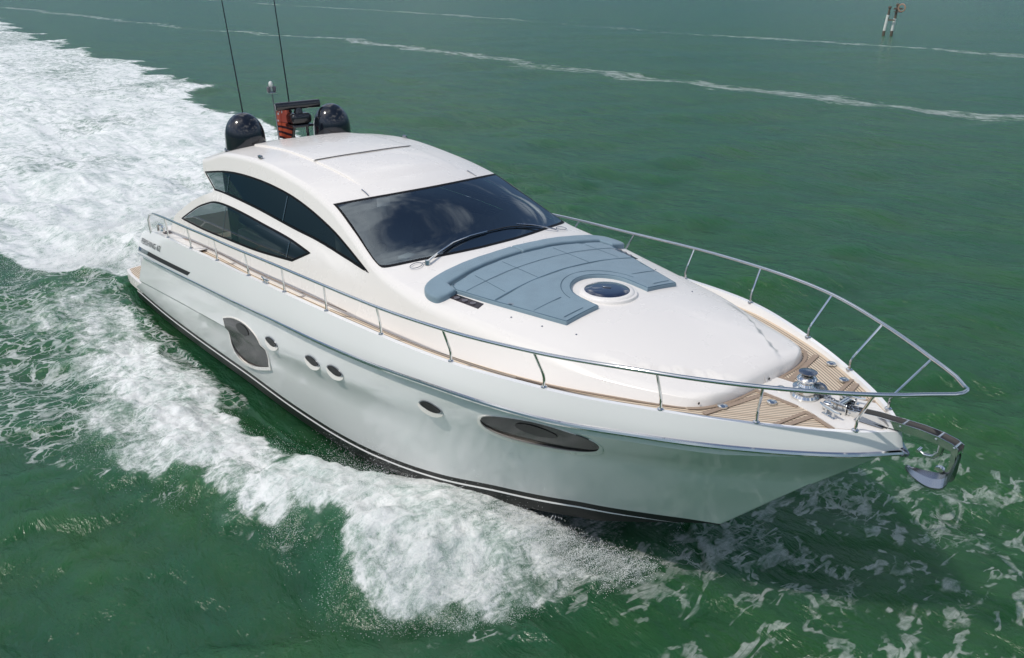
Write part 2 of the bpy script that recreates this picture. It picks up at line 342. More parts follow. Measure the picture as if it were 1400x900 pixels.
def patch(outline, zf0, h, bev, step=.08, puff=0.):
    """upholstered slab with rolled edges lying on the surface z = zf(x, y)"""
    zf = (lambda x, y: zf0(x, y)+puff*(math.sin(x*7.1+y*2.3)*math.sin(y*6.3-x*1.7+1)+.5*math.sin(x*15+y*9)*math.sin(y*13-x*4))) if puff else zf0
    b = MB(); O = np.asarray(outline, float); rings = []
    for k in range(6):
        a = k/5*math.pi/2
        rings.append((offset_poly(O, bev*(1-math.cos(a))), h-bev+bev*math.sin(a)))
    R = [[(p[0], p[1], float(zf(p[0], p[1]))-.01) for p in O]]
    for q, dz in rings: R.append([(p[0], p[1], float(zf(p[0], p[1]))+dz) for p in q])
    b.grid(R, False, True)
    inn = rings[-1][0]; xs = np.arange(inn[:, 0].min(), inn[:, 0].max(), step); ys = np.arange(inn[:, 1].min(), inn[:, 1].max(), step)
    g = np.array([(x, y) for x in xs for y in ys]); g = g[inpoly(g, offset_poly(inn, step*.35))] if len(g) else g
    vv, ff = cdt(inn, g)
    b.add([(p[0], p[1], float(zf(p[0], p[1]))+h) for p in vv], [tuple(f) for f in ff]); return b
# ================================================================ the yacht
Y = root('motor_yacht', (-8.0, 0.0, 0.0), 'white motor yacht speeding across green water with blue sunpad on its foredeck', 'motor yacht')
XS = -14.7
def rows(curves, nu=90):
    """curves: functions giving (x, y, z) for u in 0..1 from the stem aft"""
    u = (np.linspace(0, 1, nu))**1.7
    return [c(u) for c in curves]
def curve(TY, TZ, xb, dy=0., dz=0., xs=XS):
    def f(u):
        x = xb+(xs-xb)*u; w = np.clip(u*12, 0, 1)
        return np.stack([x, np.maximum(pch(TY, x)+dy*w, .0)*np.clip(u*1500, 0, 1), pch(TZ, x)+dz*w], 1)
    return f
def blend(A, B, t, bulge=0.):
    def f(u):
        a, b = A(u), B(u); p = a+(b-a)*t; p[:, 1] = np.maximum(p[:, 1]+bulge*math.sin(math.pi*t)*np.clip(u*6, 0, 1), .0); return p
    return f
c_in = curve([(x, max(y-.06, .0)) for x, y in Y_CAP], Z_CAP, -.12, 0, 0)
c_out = curve(Y_CAP, Z_CAP, -.02)
c_low = curve([(x, y-.10) for x, y in Y_CAP], [(x, z-.16) for x, z in Z_CAP], -.14)
c_rubT = curve(Y_RUB, Z_RUB, .03, 0, .035); c_rubB = curve(Y_RUB, Z_RUB, .03, 0, -.035)
c_k1 = curve(Y_RUB, Z_RUB, .02, -.065, -.05); c_k2 = curve(Y_RUB, Z_RUB, -.02, -.075, -.135)
c_D1 = curve(Y_D, Z_D, -.75, .008, .05, -15.3); c_D2 = curve(Y_D, Z_D, -.77, -.045, -.03, -15.35)
c_E = curve(Y_E, Z_E, -1.77, 0, 0, -16.0); c_E2 = curve(Y_E, Z_E, -1.79, -.012, -.23, -16.0)
c_K = curve([(x, 0) for x, z in Z_K], Z_K, -1.77, 0, 0, -16.0)
def both(cs, nu=110):
    R = rows(cs, nu); b = MB(); b.grid(R); b.grid([r*np.array([1, -1, 1]) for r in R]); return b
# topsides with a recessed chine under the rub rail and a second knuckle lower down
hull_rows = [c_low, c_in, blend(c_in, c_out, .5), c_out, blend(c_out, c_rubT, .33, .006), blend(c_out, c_rubT, .66, .006), c_rubT, c_rubB, c_k1, c_k2,
             blend(c_k2, c_D1, .3, .01), blend(c_k2, c_D1, .6, .012), c_D1, c_D2, blend(c_D2, c_E, .3, .015), blend(c_D2, c_E, .65, .015), c_E]
hb = both(hull_rows)
T = [c(np.array([1.0]))[0] for c in hull_rows]          # transom closes the after end
tv = [(p[0], p[1], p[2]) for p in T]+[(p[0], -p[1], p[2]) for p in T[::-1]]
hb.add(tv, [tuple(range(len(tv)))])
hull = hb.build('hull', hullm, Y, angle=28)
from mathutils.bvhtree import BVHTree
_tree = BVHTree.FromPolygons([tuple(np.array(v.co[:])+ORG[Y]) for v in hull.data.vertices], [tuple(p.vertices) for p in hull.data.polygons])
def hull_surf(x, z):
    r = _tree.ray_cast(Vector((x, -6, z)), Vector((0, 1, 0))); return -r[0].y if r[0] is not None else float(hull_y(x, z))
bt = both([c_E, c_E2, blend(c_E2, c_K, .3, .0), blend(c_E2, c_K, .65), c_K]).build('bottom', anti, Y, angle=28)
def strip_on(TY, TZ, x0, x1, z0, z1, out, n=80):
    x = np.linspace(x0, x1, n); y = pch(TY, x); z = pch(TZ, x)
    return x, y, z
for sgn in (-1, 1):
    x = np.linspace(-2.05, -15.95, 90)                    # white pinstripe in the dark boot top
    y = pch(Y_E, x); z = pch(Z_E, x); b = MB()
    b.grid([np.stack([x, sgn*(y+o*sst(-2.0, -3.2, x)), z-.075+.62*d*sst(-2.0, -3.4, x)], 1) for o, d in ((-.012, .016), (.006, .016), (.005, -.016), (-.014, -.016))])
    b.build('boot_stripe', whitepaint, bt, angle=30)
    u = np.linspace(0, 1, 120)**1.5; x = .045+(XS+.02-.045)*u; y = np.maximum(pch(Y_RUB, np.minimum(x, .03)), 0)+.010; z = pch(Z_RUB, np.minimum(x, .03))
    y[0] = .0
    MB().tube(np.stack([x, sgn*y, z-.010], 1), list(np.interp(x, [-14.7, -9, -5, 0], [.013, .016, .026, .028])), 8).build('rub_rail', steel, hull)
    # dark air intake slot low on the quarter, chrome at its after end
    def on_hull(x, z, d=.0): return (x, sgn*(hull_surf(x, z)+d), z)
    def hpanel(name, poly, m, d, thick=.012, parent=hull, step=.09, hole=None):
        P = resample(poly, .06); H = [] if hole is None else [resample(hole, .06)]; gx = np.arange(P[:, 0].min(), P[:, 0].max(), step); gz = np.arange(P[:, 1].min(), P[:, 1].max(), step)
        g = np.array([(a, c) for a in gx for c in gz])
        if len(g): g = g[inpoly(g, offset_poly(P, .03))]
        if len(g) and H: g = g[~inpoly(g, offset_poly(H[0], -.02))]
        vv, ff = cdt(P, g if len(g) else None, H)
        dd = d if callable(d) else (lambda z: d)
        b = MB(); b.add([on_hull(p[0], p[1], dd(p[1])) for p in vv], [tuple(f) for f in ff])
        b.grid([[on_hull(p[0], p[1], dd(p[1])) for p in P], [on_hull(p[0], p[1], min(dd(p[1])-thick, -.004)) for p in P]], False, True)
        return b.build(name, m, parent, angle=30)
    hpanel('side_vent', [(-13.9, 1.535), (-11.37, 1.79), (-11.52, 1.70), (-14.0, 1.44)], rubber, .006)
    hpanel('vent_trim', [(-14.66, 1.455), (-13.9, 1.535), (-14.0, 1.44), (-14.66, 1.365)], steel_d, .008)
    # leaf shaped window aft with its opening port
    aft = smooth_poly([(-10.17, 1.30), (-9.73, 1.44), (-9.27, 1.49), (-8.93, 1.42), (-8.80, 1.28), (-8.74, 1.12), (-8.80, .86), (-9.37, .66), (-9.86, .575), (-10.14, .66), (-10.2, .9)], 5, corners=(0, 6))
    hpanel('window_frame', offset_poly(aft, -.035)+np.array((0, -.02)), gel, lambda z: .012+.04*max(0., (1.0-z)/.5), hole=offset_poly(aft, .004))
    w = hpanel('hull_window', aft, hullglass, .016)
    def oval(cx, cz, a, c, ang=0., n=28): return np.array([(cx+a*math.cos(t)*math.cos(ang)-c*math.sin(t)*math.sin(ang), cz+a*math.cos(t)*math.sin(ang)+c*math.sin(t)*math.cos(ang)) for t in np.linspace(0, 2*math.pi, n, False)])
    hpanel('opening_port', oval(-9.36, 1.36, .235, .095, .10), smoked, .024, parent=w)
    for cx, cz in ((-8.33, 1.475), (-7.07, 1.605), (-6.47, 1.665), (-4.49, 1.872)):
        lens = [(cx+.205*math.cos(t), cz+.088*math.sin(t)*abs(math.sin(t))**.35) for t in np.linspace(0, 2*math.pi, 44, False)]
        f = hpanel('porthole', np.array(lens)+np.array((-.010, -.022)), gel, lambda z, c=cz: .006+.036*max(0., (c-z)/.10), hole=np.array([(cx+.178*math.cos(t)+.012, cz+.068*math.sin(t)*abs(math.sin(t))**.3+.021) for t in np.linspace(0, 2*math.pi, 40, False)]))
        hpanel('porthole_rim', np.array([(cx+.188*math.cos(t)+.01, cz+.074*math.sin(t)*abs(math.sin(t))**.3+.02) for t in np.linspace(0, 2*math.pi, 40, False)]), steel_d, .017, parent=f)
        hpanel('porthole_glass', np.array([(cx+.166*math.cos(t)+.015, cz+.062*math.sin(t)*abs(math.sin(t))**.3+.022) for t in np.linspace(0, 2*math.pi, 40, False)]), smoked, .022, parent=f)
    fwd = smooth_poly([(-3.69, 2.02), (-3.53, 2.125), (-3.08, 2.235), (-2.72, 2.26), (-2.46, 2.22), (-2.36, 2.13), (-2.40, 2.0), (-2.55, 1.92), (-2.81, 1.865), (-3.17, 1.84), (-3.47, 1.85), (-3.66, 1.92)], 5)
    hpanel('window_frame', offset_poly(fwd, -.03)+np.array((-.012, -.028)), gel, lambda z: .012+.05*max(0., (2.06-z)/.25), hole=offset_poly(fwd, .004))
    w = hpanel('hull_window', fwd, hullglass, .016)
    hpanel('opening_port', oval(-2.97, 2.12, .235, .085, .06), smoked, .024, parent=w)
b = MB(); b.lathe([(.0, -.13)]+[(.052*math.sin(a), -.13*math.cos(a)) for a in np.linspace(.3, 2.8, 10)]+[(.0, .13)], (-.035, 0, 2.515), 20, ((0, 1, 0), (0, 0, 1), (1, 0, 0))); b.build('stem_cap', steel_d, hull)
# name on the quarter
def lettering(txt, x0, z0, x1, z1, size, sgn, parent):
    cu = bpy.data.curves.new('t', 'FONT'); cu.body = txt; cu.size = 1; cu.extrude = 0; cu.resolution_u = 3; cu.offset = .012
    tmp = bpy.data.objects.new('t', cu); COL.objects.link(tmp); bpy.context.view_layer.update()
    me = bpy.data.meshes.new_from_object(tmp.evaluated_get(bpy.context.evaluated_depsgraph_get())); V = np.array([v.co[:] for v in me.vertices]); F = [tuple(p.vertices) for p in me.polygons]
    bpy.data.objects.remove(tmp); bpy.data.curves.remove(cu); bpy.data.meshes.remove(me)
    w = V[:, 0].max(); t = V[:, 0]/w; sh = .22*V[:, 1]*size     # slanted
    if sgn > 0: t = 1-t; sh = -sh
    b = MB(); X = x0+(x1-x0)*t+sh; Zz = z0+(z1-z0)*t+V[:, 1]*size
    b.add([(a, sgn*(hull_surf(a, c)+.012), c) for a, c in zip(X, Zz)], F); return b.build('hull_lettering', lettm, parent, smooth=False)
lettering('PERSHING 62', -14.52, 1.565, -13.1, 1.735, .155, -1, hull)
lettering('PERSHING 62', -14.52, 1.565, -13.1, 1.735, .155, 1, hull)
# ---- deck
Z_DK = [(0, 2.69), (-1.4, 2.655), (-2.5, 2.60), (-4.4, 2.49), (-6.6, 2.39), (-9, 2.26), (-10.8, 2.16), (-12.4, 2.0), (-13.3, 1.82), (-14.7, 1.56)]
xs = np.concatenate([np.linspace(-.13, -3, 60), np.linspace(-3.15, -13.3, 70)]); fr = np.concatenate([np.linspace(-1, -.62, 14), np.linspace(-.55, .55, 9), np.linspace(.62, 1, 14)])
b = MB(); pl = []
G = []
for x in xs:
    yc = float(pch(Y_CAP, x))-.075; yc = max(yc, .01); r = []
    for q in fr:
        r.append((x, q*yc, float(pch(Z_DK, x))+.012*(1-q*q))); pl.append(yc-abs(q*yc))
    G.append(r)
b.grid(G); deck = b.build('deck', teakm, Y)
def plank(o):
    at = o.data.attributes.new('plank', 'FLOAT', 'POINT'); vals = []
    for v in o.data.vertices:
        vals.append(abs(float(pch(Y_CAP, v.co.x-8.0))-.095-abs(v.co.y)))
    at.data.foreach_set('value', vals)
plank(deck)
dz = lambda x, y: float(pch(Z_DK, x))+.012
def sheet(name, poly, m, h, parent, thick=.03, bev=.0, step=.1):
    P = resample(poly, .08); vv, ff = cdt(P); b = MB()
    b.add([(p[0], p[1], dz(*p)+h) for p in vv], [tuple(f) for f in ff])
    b.grid([[(p[0], p[1], dz(*p)+h) for p in P], [(p[0], p[1], dz(*p)+h-thick) for p in P]], False, True)
    return b.build(name, m, parent, angle=30)
hp = [(-1.45, -.19), (-.98, -.215), (-.80, -.25), (-.45, -.375), (-.14, -.125), (-.14, .125), (-.45, .375), (-.80, .25), (-.98, .215), (-1.45, .19)]
wp = sheet('anchor_platform', hp, gel, .008, deck)
sheet('anchor_recess', [(-.42, -.12), (-.16, -.09), (-.16, .09), (-.42, .12)], steel_d, .022, deck, .004)
def bar(p, q, w, m=bandm, h=.006):
    p, q = np.array(p), np.array(q); d = (q-p)/np.linalg.norm(q-p); n = np.array((-d[1], d[0]))*w/2
    return sheet('king_plank', [p+n, q+n, q-n, p-n], m, h, deck, .005)
for s in (-1, 1):
    bar((-1.46, s*1.02), (-1.30, s*.21), .06); bar((-.80, s*.66), (-.72, s*.27), .055); bar((-.88, s*.72), (-.81, s*.265), .04)
    bar((-.93, s*.245), (-1.42, s*.225), .045); bar((-.80, s*.285), (-.47, s*.40), .045)
    x = np.linspace(-1.66, -3.4, 40)                     # margin plank along the coachroof and the dark bronze toe line
    yb = pch(Y_B, x)
    b = MB(); b.grid([np.stack([x, s*(yb+.004), pch(Z_DK, x)+.016+0*x], 1), np.stack([x, s*(yb+.035), pch(Z_DK, x)+.016], 1)]); b.build('margin_plank', bandm, deck)
    b = MB(); xx = np.linspace(-6.45, -12.9, 60); b.tube(np.stack([xx, s*(pch(Y_B, xx)+.012), pch(Z_DK, xx)+.085], 1), .007, 6); b.build('toe_line', bandm, deck)
    for cx, cy in ((-1.14, .36), (-1.42, .78)) if s < 0 else ((-1.22, .9), (-.92, .62)):
        MB().lathe([(.0, .03), (.035, .03), (.05, .022), (.052, .005)], (cx, s*cy, dz(cx, cy)), 20).build('deck_filler', steel, deck)
x = np.linspace(-1.655, -1.42, 20); yb = pch(Y_B, x)
P = [(a, -c) for a, c in zip(x, yb)]+[(a, c) for a, c in zip(x[::-1], yb[::-1])]
b = MB(); b.grid([[(a, c, dz(a, c)+.006) for a, c in P], [(a+.032, c*1.035, dz(a, c)+.006) for a, c in P]]); b.build('margin_plank', bandm, deck)
# ---- superstructure shell: one surface, openings cut for the glass
UP = [(-11.90, 3.365), (-10.845, 3.535), (-9.785, 3.594), (-8.849, 3.565), (-8.1, 3.475), (-7.39, 3.335), (-6.881, 3.19), (-6.285, 3.00), (-7.564, 3.105), (-8.39, 3.128), (-9.61, 3.175), (-10.793, 3.175), (-11.374, 3.15)]
LO = [(-12.785, 2.377), (-12.059, 2.717), (-11.62, 2.875), (-11.207, 2.985), (-10.647, 3.03), (-9.859, 3.035), (-9.079, 3.015), (-8.379, 2.99), (-7.718, 2.935), (-8.162, 2.722), (-9.264, 2.613), (-10.444, 2.525), (-11.532, 2.441)]
up = smooth_poly(UP, 6, corners=(0, 7, 12)); lo = smooth_poly(LO, 6, corners=(0, 8, 9))
def to_s(p): return np.stack([p[:, 0], side_s(p[:, 0], p[:, 1])], 1)
def mir(p): return np.stack([p[:, 0], 4.6-p[:, 1]], 1)[::-1]
def Ptop(x, y):                                          # top point (x, y) -> shell parameter
    fr_ = np.interp(x, [-6.3, -5.2, -3, -1.42], [.07, .11, .10, .065]); y1 = pch(Y_S, x)-fr_
    return 2.3+np.asarray(y)/y1
wf = smooth_poly([(-7.55, -1.475), (-7.395, -1.04), (-7.285, -.55), (-7.245, 0), (-7.285, .55), (-7.395, 1.04), (-7.55, 1.475), (-7.05, 1.535), (-6.5, 1.63), (-6.26, 1.665), (-6.12, 1.635), (-6.0, 1.40), (-5.85, .88), (-5.77, .4), (-5.755, 0), (-5.77, -.4), (-5.85, -.88), (-6.0, -1.40), (-6.12, -1.635), (-6.26, -1.665), (-6.5, -1.63), (-7.05, -1.535)], 6, corners=(0, 6))
def top_to_s(p): return np.stack([p[:, 0], Ptop(p[:, 0], p[:, 1])], 1)
ws = top_to_s(wf)
aft_x = -12.2
wing = smooth_poly([(-11.44, 3.10), (-11.66, 3.03), (-12.25, 2.81), (-12.80, 2.55), (-13.2, 2.32), (-13.45, 1.9)], 5, closed=False)
wing_s = to_s(wing)
edge_up = to_s(np.array([(-11.43, 3.145), (-11.95, 3.34), (-12.02, 3.40)]))
half = [(-1.42, 2.3), (-1.42, 0)]+[(x, 0.) for x in np.linspace(-1.6, -13.45, 60)]+[tuple(p) for p in wing_s[::-1]]+[tuple(p) for p in edge_up]+[(-12.06, 1.0), (-12.12, 1.15), (-12.17, 1.3), (-12.3, 2.3)]
OUT = half+[(x, 4.6-s) for x, s in half[1:-1]][::-1]
OUT = resample(OUT, .08)
gx = np.concatenate([-1.42-np.array([.004, .012, .025, .045, .07, .1, .14, .19, .25, .32, .4]), np.arange(-1.92, -13.4, -.09)])
gs = np.concatenate([np.linspace(.03, .97, 12), np.linspace(1, 1.3, 7), np.linspace(1.36, 2.26, 14)]); gs = np.concatenate([gs, [2.3], 4.6-gs[::-1]])
GR = np.array([(a, c) for a in gx for c in gs])
ups, los = to_s(up), to_s(lo); holes = [ups, mir(ups), los, mir(los), ws]
for h in holes: GR = GR[~inpoly(GR, offset_poly(h, -.012))]
uv, ff = cdt(OUT, GR, holes)
cx_ = uv[ff].mean(1)
def sub(mask):
    k = ff[mask]; idx = np.unique(k); rm = np.full(len(uv), -1); rm[idx] = np.arange(len(idx)); return uv[idx], rm[k]
isroof = (cx_[:, 1] > 1.0) & (cx_[:, 1] < 3.6) & (cx_[:, 0] < -5.9); isroof &= ~((cx_[:, 0] > -6.12))
fore = (cx_[:, 0] > -6.12) & ~isroof
fun = lambda x, s: shell(x, s)
croof = mesh_surface('coachroof', *sub(fore), fun, gel, Y)
cabin = mesh_surface('cabin', *sub(~fore & ~isroof), fun, gel, Y)
roof = mesh_surface('roof', *sub(isroof), fun, gel, Y)
def shell_off(d):
    def f(x, s):
        P = shell(x, s); e = 1e-3; du = shell(x+e, s)-shell(x-e, s); dv = shell(x, s+e)-shell(x, s-e); n = np.cross(du, dv); n /= np.linalg.norm(n, axis=-1)[..., None]+1e-12
        n *= np.where(n[..., 2:3] < -.2, -1, 1); out = np.sign(n[..., 1]*P[..., 1]+n[..., 2])[..., None]
        return P+n*out*d
    return f
def spanel(name, poly, d, m, parent, holes=(), step=(.1, .08)):
    P = resample(poly, .05); gx = np.arange(P[:, 0].min(), P[:, 0].max(), step[0]); g2 = np.arange(P[:, 1].min(), P[:, 1].max(), step[1]); g = np.array([(a, c) for a in gx for c in g2])
    g = g[inpoly(g, offset_poly(P, .02))]
    for h in holes: g = g[~inpoly(g, offset_poly(h, -.02))]
    a, c = cdt(P, g, [resample(h, .05) for h in holes]); return mesh_surface(name, a, c, shell_off(d), m, parent)
# windscreen: dark bonded border, tinted glass
wsi = top_to_s(offset_poly(wf, .04)); wso = top_to_s(offset_poly(wf, -.012))
frit = spanel('windscreen_border', wso, .004, fritm, roof, [wsi])
wind = spanel('windscreen', wsi, .003, winglass, Y)
for sg in (-1, 1):
    fz = (lambda p: p) if sg < 0 else mir
    for name, po in (('upper_window', up), ('lower_window', lo)):
        inn = fz(to_s(offset_poly(po, .022))); oo = fz(to_s(offset_poly(po, -.01)))
        w = spanel('side_window', inn, -.004, sideglass, cabin)
        spanel('window_seal', oo, .0035, fritm, w, [inn])
        # upright joints between panes
        for xm in ((-10.85, -8.75) if name == 'upper_window' else (-10.7, -8.35)):
            zz = np.linspace(2.2, 3.7, 300); ii = inpoly(np.stack([0*zz+xm, zz], 1), offset_poly(po, .012)); zz = zz[ii]
            if len(zz) < 3: continue
            b = MB(); b.grid([[(xm+dx, sg*(float(side_y(xm+dx, z))+.002), z) for z in zz[::12]] for dx in (-.014, .014)]); b.build('pane_joint', steel_d, w)
# sunroof panels, a dark gap between them
def tz(x, y): return float(top_z(x, y))
def roof_panel(name, x0, x1, m, h, yw=.90):
    o = smooth_poly([(x0, -yw), (x0+.11, 0), (x0, yw), (x1, yw), (x1+.11, 0), (x1, -yw)], 8, corners=(0, 2, 3, 5)); return patch(o, lambda x, y: tz(x, y)-.032*float(sst(-8.1, -7.6, x)), h, .018, .12).build(name, m, roof, angle=60)
roof_panel('sunroof', -9.02, -7.62, gel, .028); roof_panel('roof_panel', -11.2, -9.10, gel, .028)
b = MB(); ys = np.linspace(-.9, .9, 40); b.grid([[(-9.035+.11*(1-(y/.9)**2), y, tz(-9.03, y)+.031) for y in ys], [(-9.085+.11*(1-(y/.9)**2), y, tz(-9.09, y)+.031) for y in ys]]); b.build('roof_gap', rubber, roof)
for s in (-1, 1):
    MB().box((-9.95, s*1.38, tz(-9.95, 1.38)+.03), (.10, .05, .05), bev=.012).build('grab_fitting', steel_d, roof)
MB().tube([(-7.62, -.96, tz(-7.62, .96)+.012), (-7.52, -.965, tz(-7.52, .96)+.012), (-7.42, -.975, tz(-7.42, .96)+.008)], .008, 6).build('roof_drain', steel_d, roof)
MB().tube([(-7.62, .96, tz(-7.62, .96)+.012), (-7.52, .965, tz(-7.52, .96)+.012), (-7.42, .975, tz(-7.42, .96)+.008)], .008, 6).build('roof_drain', steel_d, roof)
# underside of the roof overhang
b = MB(); b.grid([[(x, y, min(tz(x, abs(y)), tz(x, 1.3))-.10) for y in np.linspace(-1.36, 1.36, 15)] for x in np.linspace(-7.6, -12.05, 20)]); b.build('headliner', cabin_m, roof)
b = MB(); yy = np.linspace(-1.40, 1.40, 25); b.grid([[(-12.2, y, tz(-12.2, abs(y))) for y in yy], [(-12.16, y, min(tz(-12.2, abs(y)), tz(-12.05, 1.3))-.10) for y in yy]]); b.build('roof_lip', gel, roof)
# ---- things seen through the glass
b = MB(); b.grid([[(x, y, 1.85) for y in (-1.8, 0, 1.8)] for x in (-5.6, -9, -12.9)]); b.build('cabin_sole', darkint, Y)
b = MB(); gx2 = np.linspace(-5.75, -7.3, 10); b.grid([[(x, y, tz(-5.9, abs(y))-.10-.16*max(0, (-6.0-x))) for y in np.linspace(-1.45, 1.45, 15)] for x in gx2]); b.add([(-7.3, -1.4, 2.70), (-7.3, 1.4, 2.70), (-7.3, 1.4, 1.85), (-7.3, -1.4, 1.85)], [(0, 1, 2, 3)]); b.build('dashboard', darkint, Y)
for cy in (-.95, -.15):
    b = MB(); b.box((-7.75, cy, 2.45), (.55, .56, .16), bev=.06); b.box((-8.02, cy, 2.82), (.15, .54, .66), bev=.06); b.box((-8.05, cy, 3.2), (.10, .30, .16), bev=.04); b.tube([(-7.75, cy, 1.85), (-7.75, cy, 2.4)], .09, 12); b.build('helm_seat', seat_m, Y)
b = MB(); b.box((-9.8, 1.25, 2.25), (1.9, .7, .5), bev=.08); b.box((-9.8, 1.55, 2.6), (1.9, .16, .5), bev=.06); b.build('saloon_sofa', seat_m, Y)
b = MB(); b.box((-10.2, -1.2, 2.25), (1.6, .6, .55), bev=.06); b.build('saloon_sofa', seat_m, Y)
MB().box((-6.55, -.95, 2.98), (.16, .22, .05), rz=.3, bev=.01).build('dash_paper', seat_m, Y)
b = MB(); b.lathe([(.165, -.012), (.18, 0), (.165, .012), (.15, 0), (.165, -.012)], (-7.35, -.95, 2.86), 28, ((0, 1, 0), (.45, 0, .9), (.9, 0, -.45))); b.build('steering_wheel', steel_d, Y)
MB().box((-11.25, 0, 2.7), (.04, 3.0, 1.7)).build('saloon_door', smoked, Y)
# ---- cockpit and stern
b = MB(); b.grid([[(x, y, 1.3) for y in (-1.95, 0, 1.95)] for x in (-11.3, -14.6)]); b.build('cockpit_sole', greydeck, Y)
for s in (-1, 1):
    b = MB(); x = np.linspace(-11.3, -14.62, 24); yc = pch(Y_CAP, x)-.09; z = pch(Z_CAP, x)-.02
    b.grid([np.stack([x, s*yc, z], 1), np.stack([x, s*(yc-.26), z+.0], 1), np.stack([x, s*(yc-.28), z*0+1.3], 1)]); b.build('side_coaming', gel, Y, angle=30)
b = MB(); b.box((-13.75, 0, 1.56), (1.7, 3.1, .5), bev=.09); b.build('garage_lid', gel, Y)
b = MB(); b.box((-13.75, 0, 1.86), (1.5, 2.7, .12), bev=.05); b.build('stern_pad', greydeck, Y)
for s in (-1, 1):
    b = MB(); b.box((-13.1, s*1.78, 1.80), (.9, .42, .35), bev=.04); b.build('stern_step', gel, Y)
    b = MB(); b.box((-13.1, s*1.78, 1.985), (.8, .34, .02), bev=.005); b.build('step_tread', greydeck, Y)
    b = MB(); b.box((-14.2, s*1.70, 1.72), (.55, .32, .02), bev=.005); b.build('step_tread', greydeck, Y)
b = MB(); pf = smooth_poly([(-15.6, -1.93), (-16.6, -1.88), (-16.9, -1.6), (-17.0, 0), (-16.9, 1.6), (-16.6, 1.88), (-15.6, 1.93)], 6, corners=(0, 6))
b.grid([[(p[0], p[1], z) for p in pf] for z in (.34, .12)], False, True); v_, f_ = cdt(pf); b.add([(p[0], p[1], .34) for p in v_], [tuple(f) for f in f_]); b.add([(p[0], p[1], .12) for p in v_], [tuple(f) for f in f_])
plat = b.build('swim_platform', gel, Y, angle=30)
ti = offset_poly(pf, .07); v_, f_ = cdt(ti); b = MB(); b.add([(p[0], p[1], .348) for p in v_], [tuple(f) for f in f_]); o = b.build('platform_teak', teakm, plat); plank(o)
# ---- guard rails: one tube from quarter to quarter round the pulpit
xr = np.concatenate([np.linspace(.25, -3, 22), np.linspace(-3.3, -13.3, 50)]); side = [(float(x), -float(pch(Y_RAIL, x)), float(pch(Z_RAIL, x))) for x in xr]
tip = [(.385, -.105, 3.285), (.425, -.055, 3.295), (.435, 0, 3.30), (.425, .055, 3.295), (.385, .105, 3.285)]
endl = [(-13.62, -2.10, 2.33), (-13.80, -2.08, 2.20), (-13.86, -2.06, 2.05), (-13.88, -2.045, 1.88)]
full = [q for q in endl[::-1]]+side[::-1]+tip+[(x, -y, z) for x, y, z in side]+[(x, -y, z) for x, y, z in endl]
gr = MB().tube(full, .021, 10).build('guard_rail', steel, Y)
PB = [(-.30, .33), (-.99, .88), (-1.75, 1.34), (-2.86, 1.84), (-4.1, 2.09), (-5.35, 2.20), (-6.6, 2.24), (-7.79, 2.25), (-8.97, 2.25), (-10.24, 2.21), (-11.52, 2.16), (-12.8, 2.10)]
PT = [(-.09, .55), (-.83, 1.09), (-1.65, 1.54), (-2.86, 1.96), (-4.07, 2.19), (-5.25, 2.28), (-6.44, 2.31), (-7.6, 2.32), (-8.8, 2.32), (-10.01, 2.28), (-11.31, 2.23), (-12.55, 2.17)]
for s in (-1, 1):
    for (bx, by), (tx, ty) in zip(PB, PT):
        by = float(pch(Y_CAP, bx))-.045; ty = float(pch(Y_RAIL, tx)); zb_ = float(pch(Z_CAP, bx)); zt_ = float(pch(Z_RAIL, tx)); k = .25
        b = MB(); b.tube([(bx, s*by, zb_-.02), (bx, s*by, zb_+.10), (bx+(tx-bx)*.08, s*(by+(ty-by)*.08), zb_+.15), (bx+(tx-bx)*.3, s*(by+(ty-by)*.3), zb_+.15+(zt_-zb_-.15)*.24), (tx, s*ty, zt_)], .0155, 8)
        b.lathe([(.0, .022), (.022, .02), (.034, .010), (.036, -.002)], (bx, s*by, zb_), 14); b.build('stanchion', steel, gr)
# midship cleats on the cap, bow cleats by the chain
def cleat(c, rz, L=.24, h=.055):
    b = MB(); ca, sa = math.cos(rz), math.sin(rz)
    b.tube([(c[0]+ca*t*L/2, c[1]+sa*t*L/2, c[2]+h+(.012 if abs(t) > .9 else 0)) for t in (-1, -.6, 0, .6, 1)], [.010, .014, .016, .014, .010], 8)
    for t in (-.35, .35): b.tube([(c[0]+ca*t*L/2, c[1]+sa*t*L/2, c[2]-.01), (c[0]+ca*t*L/2, c[1]+sa*t*L/2, c[2]+h)], .015, 8)
    b.box((c[0], c[1], c[2]+.003), (L*.6, .05, .012), rz, .004); return b.build('cleat', steel, Y)
for s in (-1, 1):
    cleat((-8.4, s*2.22, float(pch(Z_CAP, -8.4))), s*.0); cleat((-.62, s*.20, dz(-.62, .2)+.008), s*.28, .26, .07)
    b = MB(); cz = float(pch(Z_CAP, -13.45)); b.tube([(-13.62, s*1.98, cz+.0), (-13.62, s*1.98, cz+.12), (-13.45, s*1.98, cz+.16), (-13.3, s*1.98, cz+.12), (-13.3, s*1.98, cz+.06), (-13.45, s*1.98, cz+.04)], .022, 8); b.build('fairlead', steel, Y)
# ---- flush deck hatch between the cushions
HC = (-3.70, 0, tz(-3.70, 0))
b = MB(); b.lathe([(.375, -.03), (.365, .004), (.345, .010), (.335, .010), (.325, .022), (.30, .030), (.275, .030)], HC, 56); hat = b.build('deck_hatch', gel, Y, angle=50)
b = MB(); b.lathe([(.276, .026), (.264, .036), (.18, .043), (.09, .046), (.0, .047)], HC, 48); hg = b.build('hatch_glass', hatchglass, hat)
b = MB(); b.box((HC[0]-.02, .02, HC[2]+.053), (.10, .035, .014), .6, .005); b.build('hatch_handle', steel_d, hat)
